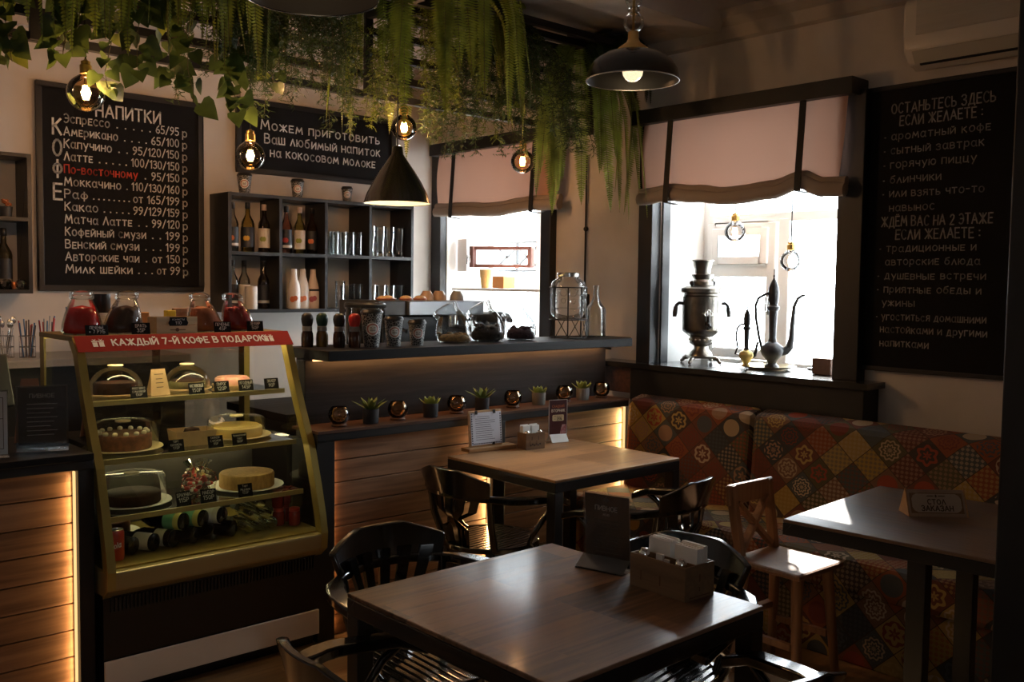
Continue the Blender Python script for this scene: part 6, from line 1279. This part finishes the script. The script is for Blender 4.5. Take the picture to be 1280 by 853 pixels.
# ---------------------------------------------------------------- air conditioner
t = thing('air_conditioner', 'white split air conditioner high on the right wall', 'air conditioner', (4.23, 1.57, 2.53))
local(MB().prism([(0, .06), (-.03, .02), (-.10, .0), (-.17, .02), (-.215, .07), (-.228, .15), (-.226, .27), (-.20, .30), (0, .30)], 1.16, 1.99, Matrix(((1, 0, 0, XW-.001), (0, 0, 1, 0), (0, 1, 0, 2.53), (0, 0, 0, 1)))), t).build('housing', P('ac_white', (.62, .58, .52), .4), t, bevel=.012, smooth=40)
local(MB().box(4.118, 4.124, 1.22, 1.93, 2.66, 2.82), t).build('front_panel', P('ac_panel', (.50, .47, .42), .45, noise=.1, nscale=(3, 3, 90)), t, bevel=.002)
local(MB().bar((4.15, 1.20, 2.572), (4.15, 1.95, 2.572), .006, .06, (-.6, 0, .8)), t).build('louvre', P('ac_louvre', (.45, .42, .35), .4), t, bevel=.002)
local(MB().bar((4.176, 1.20, 2.545), (4.176, 1.93, 2.545), .006, .012, (-.8, 0, .5)), t).build('air_slot', black_m, t)
# ---------------------------------------------------------------- lamps
def edison(label, x, y, z, d, ztop, lit=1.0, canopy=False, glassm=smoke, fs=None):
    """z = centre of the globe"""
    t = thing('globe_pendant', label, 'pendant lamp', (x, y, z)); r = d/2
    p = [(r*math.sin(R(a)), -r*math.cos(R(a))) for a in range(4, 156, 8)]+[(.020, r*1.02), (.019, r*1.06)]
    MB().lathe(p, 28, cap=False).build('bulb_glass', glassm, t, smooth=60)
    MB().lathe([(.021, r*1.02), (.0225, r*1.04), (.0225, r*1.5), (.018, r*1.56), (.018, r*1.72), (.008, r*1.78), (.004, r*1.85)], 18).build('lamp_socket', brass_m, t, smooth=40)
    m = MB(); n = 8
    for k_ in range(n): a = 2*PI*k_/n; m.tube([(.010*math.cos(a), .010*math.sin(a), -r*.35), (.016*math.cos(a), .016*math.sin(a), 0), (.010*math.cos(a), .010*math.sin(a), r*.4)], .0016, 5)
    m.build('filament', fil_m if fs is None else fs, t)
    MB().lathe([(.008, r*.42), (.006, r*.9), (.012, r*1.0)], 10).build('filament_stem', glass('stem_glass', (.9, .85, .8), 1.5), t, smooth=40)
    MB().tube([(0, 0, r*1.84), (0, 0, ztop-z)], .0035, 6).build('cord', rubber_m, t)
    if canopy: MB().lathe([(.05, ztop-z-.025), (.052, ztop-z-.022), (.052, ztop-z-.001), (.001, ztop-z-.001)], 20).build('ceiling_canopy', brass_m, t, smooth=40)
    if lit:
        l = bpy.data.lights.new('bulb_light', 'POINT'); l.energy = lit; l.color = (1, .64, .38); l.shadow_soft_size = .02
        lo = bpy.data.objects.new('bulb_light', l); COL.objects.link(lo); lo.parent = t
    return t
GZ = 2.55
edison('glowing globe bulb in front of the top of the drinks menu', 1.318, 3.98, 2.292, .145, ZC, 12, True)
edison('glowing globe bulb on a long cord over the left end of the coconut milk board', 2.036, 4.0, 2.118, .130, ZC, 26, True)
edison('glowing globe bulb tangled in the ferns above the small black dome lamp', 2.886, 4.0, 2.346, .130, ZC, 10, True)
edison('glowing globe bulb in front of the corner window blind', 3.80, 4.09, 2.27, .138, ZC, 1.3, True)
dim = emis('filament_dim', (1, .62, .28), 14)
edison('faint globe bulb hanging before the window above the samovar', 4.56, 3.135, 1.868, .118, 2.498, .3, False, glass('grey_bulb_glass', (.80, .79, .78), 1.2, .02, .06), dim)
edison('faint globe bulb hanging before the window above the tall jug', 4.56, 2.775, 1.70, .115, 2.498, .3, False, glass('grey_bulb_glass', (.80, .79, .78), 1.2, .02, .06), dim)
blk_e = P('enamel_black', (.010, .009, .009), .22, coat=.5); cream_e = P('enamel_cream', (.80, .72, .55), .5)
def dome_lamp(label, x, y, z, d, h, inner, energy, top=None, col=(1, .68, .36), cordtop=ZC):
    """z = rim height"""
    t = thing('dome_pendant', label, 'pendant lamp', (x, y, z)); r = d/2
    if h > d*.5: p = [(r, 0), (r*.985, .006), (r*.90, h*.17), (r*.72, h*.37), (r*.52, h*.56), (r*.31, h*.74), (r*.18, h*.85), (r*.15, h*.98), (.012, h)]
    else: p = [(r, 0), (r*.995, .004), (r*.95, h*.35), (r*.83, h*.62), (r*.6, h*.84), (r*.34, h*.95), (.02, h)]
    MB().lathe(p, 40, cap=False).build('shade', blk_e, t, smooth=60)
    MB().lathe([(a*.985, max(b-.004, .002)) for a, b in p], 40, cap=False).build('shade_lining', inner, t, smooth=60)
    m = MB(); m.tube(arc(0, 0, r*.995, r*.995, 0, 360, 40, .001), .0022, 6); m.build('rim', steel_m if top else blk_e, t, smooth=60)
    m = MB(); m.sphere((0, 0, h*.30), .036, 16); m.lathe([(.018, h*.36), (.018, h*.8)], 12); m.build('bulb', emis('bulb_warm', (1, .80, .45), 3.5) if not top else P('mirror_bulb', (.85, .78, .66), .12, metal=.9, emit=(1, .8, .5), es=1.0), t, smooth=60)
    if top:
        MB().lathe([(.054, h-.010), (.052, h+.002), (.024, h+.022), (.018, h+.036), (.018, h+.058)], 24).build('gold_cone', P('lamp_gold', (.75, .50, .18), .35, metal=.6), t, smooth=50)
        m = MB(); m.sphere((0, 0, h+.090), .036, 20); m.lathe([(.016, h+.122), (.022, h+.132), (.016, h+.142)], 16); m.sphere((0, 0, h+.170), .031, 18); m.build('glass_finial', glass('finial', (.90, .86, .80), .8, .03, .06), t, smooth=60)
        MB().tube([(0, 0, h+.05), (0, 0, cordtop-z)], .005, 8).build('stem', brass_m, t, smooth=50)
    else:
        MB().tube([(0, 0, h), (0, 0, cordtop-z)], .004, 6).build('cord', rubber_m, t)
    MB().lathe([(.05, cordtop-z-.02), (.05, cordtop-z-.001), (.001, cordtop-z-.001)], 20).build('ceiling_canopy', iron_m, t, smooth=40)
    l = bpy.data.lights.new('bulb_light', 'POINT'); l.energy = energy; l.color = col; l.shadow_soft_size = .045
    lo = bpy.data.objects.new('bulb_light', l); COL.objects.link(lo); lo.parent = t; lo.location = (0, 0, h*.12)
    return t
dome_lamp('small glossy black dome lamp with cream inside over the bar', 2.775, 3.9, 1.948, .335, .285, cream_e, 3.2)
dome_lamp('black dome lamp with gold neck and glass balls above the middle of the room', 2.55, 2.19, 2.262, .325, .11, P('lining_black', (.012, .012, .012), .4), .7, top=True)
dome_lamp('large dark dome lamp cut off by the top edge of the view', 1.25, 2.13, 2.262, .335, .15, P('lining_brown', (.018, .010, .008), .7), .12)

# ---------------------------------------------------------------- suspended iron rack
GZ, GY0, GY1 = 2.905, 3.60, 4.06
t = thing('ceiling_rack', 'black iron bar rack hanging from the ceiling above the bar, draped with plants', 'hanging rack', (2.4, 3.8, GZ))
for y, z in ((GY0, GZ), (3.75, GZ), (3.9, GZ), (GY1, GZ), (GY1, 2.81), (GY1, 2.70), (GY1, 2.592), (GY1, 2.495)): local(MB().bar((-.6, y, z), (4.33, y, z), .034, .034), t).build('rack_bar', iron_m, t)
for x in (-.5, 1.15, 2.69, 4.31):
    local(MB().box(x-.022, x+.022, GY1-.037, GY1-.0155, 2.48, ZC-.001), t).build('rack_post', iron_m, t)
    local(MB().box(x-.015, x+.015, GY0-.015, GY0+.015, GZ+.016, ZC-.001), t).build('rack_post', iron_m, t)
    local(MB().bar((x, GY0-.015, GZ-.0305), (x, GY1-.038, GZ-.0305), .03, .03), t).build('cross_bar', iron_m, t)
t = thing('spot_lamp', 'small black spot lamp under the iron grid at the left edge', 'spot lamp', (.90, 3.75, 2.47))
MB().tube([(0, 0, GZ-2.47-.016), (0, 0, -.13)], .008, 8).build('arm', iron_m, t); MB().lathe([(.02, 0), (.027, .01), (.027, .07), (.015, .08), (.001, .081)], 20, T(0, 0, -.12, 0, R(150))).build('lamp_head', blk_e, t, smooth=40)

# ---------------------------------------------------------------- hanging greenery
def frond(mb, base, az, L, up_, droop, ll, rd, w=.0085, n=None):
    """arching frond: leaflets in pairs along a drooping midrib"""
    n = n or int(L/.0125); p = Vector(base); el = up_; step = L/n; sidev = Vector((-math.sin(az), math.cos(az), 0)); rib = [tuple(p)]
    tw = rd.uniform(-.3, .3)
    for i in range(n):
        f = i/n; el = up_-(up_+droop)*min(1, f*1.9)
        d = Vector((math.cos(az)*math.cos(el), math.sin(az)*math.cos(el), math.sin(el))); p = p+d*step; rib.append(tuple(p))
        if f < .06: continue
        l = ll*(math.sin(PI*min(1, f*.93+.09))**.7)*rd.uniform(.85, 1.1); nn = d.cross(sidev)
        for s in (-1, 1):
            e = (sidev*s*math.cos(tw)+nn*(.25+math.sin(tw)*s)+d*.35).normalized(); 
            mb.add([p-d*w*.5, p+e*l*.5-d*w*.55, p+e*l, p+e*l*.5+d*w*.7, p+d*w*.5], [(0, 1, 2, 3, 4)])
    return rib
def fern(label, x, y, z, n, L, leafm, seed, spread=(0, 360), droop=82, ll=.032, up_=35, r0_=.03, name='hanging_fern', base=GZ+.0155, var=.35):
    t = thing(name, label, 'plant', (x, y, base)); rd = random.Random(seed); m = MB(); ribs = MB()
    for k_ in range(n):
        az = R(rd.uniform(*spread)); b = (r0_*math.cos(az), r0_*math.sin(az), z-base+rd.uniform(-.02, .03))
        rib = frond(m, b, az, L*rd.uniform(1-var, 1.1), R(up_*rd.uniform(.2, 1.3)), R(droop*rd.uniform(.9, 1.06)), ll, rd)
        ribs.tube(rib[::4]+[rib[-1]], .0014, 3)
    m.build('fronds', leafm, t, recalc=False); ribs.build('stems', stem_m, t, recalc=False)
    MB().lathe([(.001, 0), (.055, 0), (.066, .07), (.062, .07), (.06, .06), (.001, .06)], 18).build('pot', P('pot_brown', (.03, .018, .012), .7), t, smooth=40)
    return t
def asparagus(label, x, y, ztop, h, w, n, leafm, seed, base=GZ+.0155):
    t = thing('hanging_asparagus_fern', label, 'plant', (x, y, base)); rd = random.Random(seed); m = MB(); sm = MB()
    for k_ in range(n):
        az = rd.uniform(0, 2*PI); p = Vector((.05*math.cos(az), .05*math.sin(az), ztop-base)); pts = [tuple(p)]; L = h*rd.uniform(.45, 1.05); ns = int(L/.022)
        out = w*rd.uniform(.2, 1)
        for i in range(ns):
            f = i/ns; p = p+Vector((math.cos(az)*out*(.055 if f < .5 else .012), math.sin(az)*out*(.055 if f < .5 else .012), -.022*(1 if f > .12 else .2))); pts.append(tuple(p))
            for q in range(4):
                a2 = rd.uniform(0, 2*PI); e = Vector((math.cos(a2), math.sin(a2), rd.uniform(-1.0, .25))).normalized(); l = rd.uniform(.02, .05)
                for u_ in (.35, .65, 1):
                    c = p+e*l*u_; s_ = Vector((rd.uniform(-1, 1), rd.uniform(-1, 1), rd.uniform(-1, .3))).normalized()*.022
                    wv = e.cross(s_); wv = wv.normalized()*.0026 if wv.length > 1e-6 else Vector((.001, 0, 0))
                    m.add([c-wv, c+wv, c+s_], [(0, 1, 2)])
                wv = e.cross(Vector((.3, .5, .8))).normalized()*.0009; m.add([p-wv, p+wv, p+e*l+wv, p+e*l-wv], [(0, 1, 2, 3)])
        sm.tube(pts[::3]+[pts[-1]], .0013, 3)
    m.build('needles', leafm, t, recalc=False); sm.build('stems', stem_m, t, recalc=False)
    MB().lathe([(.001, 0), (.05, 0), (.062, .07), (.058, .07), (.056, .06), (.001, .06)], 18).build('pot', P('pot_brown', (.03, .018, .012), .7), t, smooth=40)
    return t
def heart(mb, c, d, nrm, s):
    d = d.normalized(); sd_ = d.cross(nrm).normalized(); nn = sd_.cross(d)
    o = [(0, 0), (-.08, .30), (.02, .52), (.30, .52), (.65, .30), (1.05, 0), (.65, -.30), (.30, -.52), (.02, -.52), (-.08, -.30)]
    vs = [c+d*(a*s)+sd_*(b*s)+nn*(abs(b)*s*.28-a*a*s*.12) for a, b in o]; mid = c+d*(.5*s)
    mb.add(vs+[mid], [(i, i+1, 10) for i in range(5)]+[(i, (i+1) % 10, 10) for i in range(5, 10)])
def ivy(label, x, y, vines, size, leafm, seed, young=0.15, base=GZ+.0155):
    t = thing('trailing_ivy', label, 'plant', (x, y, base)); rd = random.Random(seed); m, my, sm = MB(), MB(), MB()
    for (ox, oy, L) in vines:
        p = Vector((ox*.25, oy*.25, .05)); pts = [tuple(p)]; ns = int(L/.035); side_ = 1
        for i in range(ns):
            f = i/ns; tgt = Vector((ox, oy, 0)); d = Vector((tgt.x*.25 if f < .4 else rd.uniform(-.012, .012), tgt.y*.25 if f < .4 else rd.uniform(-.012, .012), -.034 if f > .15 else .004)); p = p+d; pts.append(tuple(p))
            for q in range(2 if rd.random() < .45 else 1):
                side_ = -side_; a = rd.uniform(0, 2*PI); pet = Vector((math.cos(a)*.03, math.sin(a)*.03, rd.uniform(-.01, .02))); c = p+pet
                sm.tube([tuple(p), tuple(c)], .001, 3)
                dn = Vector((math.cos(a)*.7, math.sin(a)*.7, rd.uniform(-1.1, -.3))); nr = Vector((-.55+rd.uniform(-.5, .5), -.75+rd.uniform(-.5, .5), .35+rd.uniform(-.3, .4)))
                heart(my if rd.random() < young else m, c, dn, nr, size*rd.uniform(.6, 1.1))
        sm.tube(pts, .0018, 4)
    m.build('leaves', leafm, t, recalc=False, smooth=60)
    if my.v: my.build('young_leaves', leaf_iy, t, recalc=False, smooth=60)
    sm.build('stems', stem_m, t, recalc=False)
    MB().lathe([(.001, 0), (.05, 0), (.062, .07), (.058, .07), (.056, .06), (.001, .06)], 18).build('pot', P('pot_brown', (.03, .018, .012), .7), t, smooth=40)
    return t
fern('big olive-green fern spilling down in the middle of the rack above the notice board', 2.83, 3.70, 2.965, 40, .98, leaf_f, 11, droop=86, up_=42, ll=.056, r0_=.05)
fern('long straight fern hanging at the upper left before the menu board', 1.16, 3.66, 2.96, 22, .76, leaf_f, 12, droop=89, up_=14, ll=.046, spread=(180, 360), r0_=.05)
fern('narrow fern hanging above the heading of the menu board', 1.37, 3.66, 2.96, 22, .74, leaf_f, 13, droop=89, up_=14, ll=.046, spread=(180, 360), r0_=.05)
fern('fern hanging above the price column of the menu board', 1.57, 3.68, 2.96, 24, .74, leaf_f, 14, droop=89, up_=14, ll=.046, spread=(180, 360), r0_=.05)
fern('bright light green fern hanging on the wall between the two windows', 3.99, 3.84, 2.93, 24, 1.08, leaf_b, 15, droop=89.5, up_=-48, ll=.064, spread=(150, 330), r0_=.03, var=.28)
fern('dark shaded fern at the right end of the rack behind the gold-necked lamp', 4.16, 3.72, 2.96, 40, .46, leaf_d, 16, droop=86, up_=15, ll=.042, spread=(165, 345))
asparagus('feathery asparagus fern hanging in front of the coconut milk board', 2.09, 3.80, 2.96, .70, .42, 80, leaf_d, 21)
asparagus('feathery asparagus fern hanging over the pelmet of the corner window', 3.40, 3.84, 2.96, .78, .40, 76, leaf_d, 22)
asparagus('wispy asparagus fern hanging beside the bulb next to the black dome lamp', 2.90, 3.90, 2.96, .72, .35, 34, leaf_f, 23)
ivy('trailing ivy with yellow-green young leaves at the upper left corner', 1.06, 3.84, [(-.10, -.02, .62), (-.02, .0, .84), (.05, -.02, .80), (-.22, .0, .5), (.14, .03, .55), (-.06, 0, .78), (.09, 0, .66), (-.16, 0, .7)], .074, leaf_i, 31, .18)
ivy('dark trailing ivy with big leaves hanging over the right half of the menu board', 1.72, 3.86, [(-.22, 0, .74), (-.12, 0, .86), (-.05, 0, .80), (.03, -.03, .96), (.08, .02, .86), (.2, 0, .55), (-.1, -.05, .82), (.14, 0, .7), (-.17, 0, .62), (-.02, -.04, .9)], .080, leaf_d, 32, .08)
ivy('small-leaved ivy trailing beside the corner window pelmet', 3.24, 3.68, [(-.08, 0, .52), (.03, 0, .68), (.10, 0, .60)], .05, leaf_i, 33, .15)
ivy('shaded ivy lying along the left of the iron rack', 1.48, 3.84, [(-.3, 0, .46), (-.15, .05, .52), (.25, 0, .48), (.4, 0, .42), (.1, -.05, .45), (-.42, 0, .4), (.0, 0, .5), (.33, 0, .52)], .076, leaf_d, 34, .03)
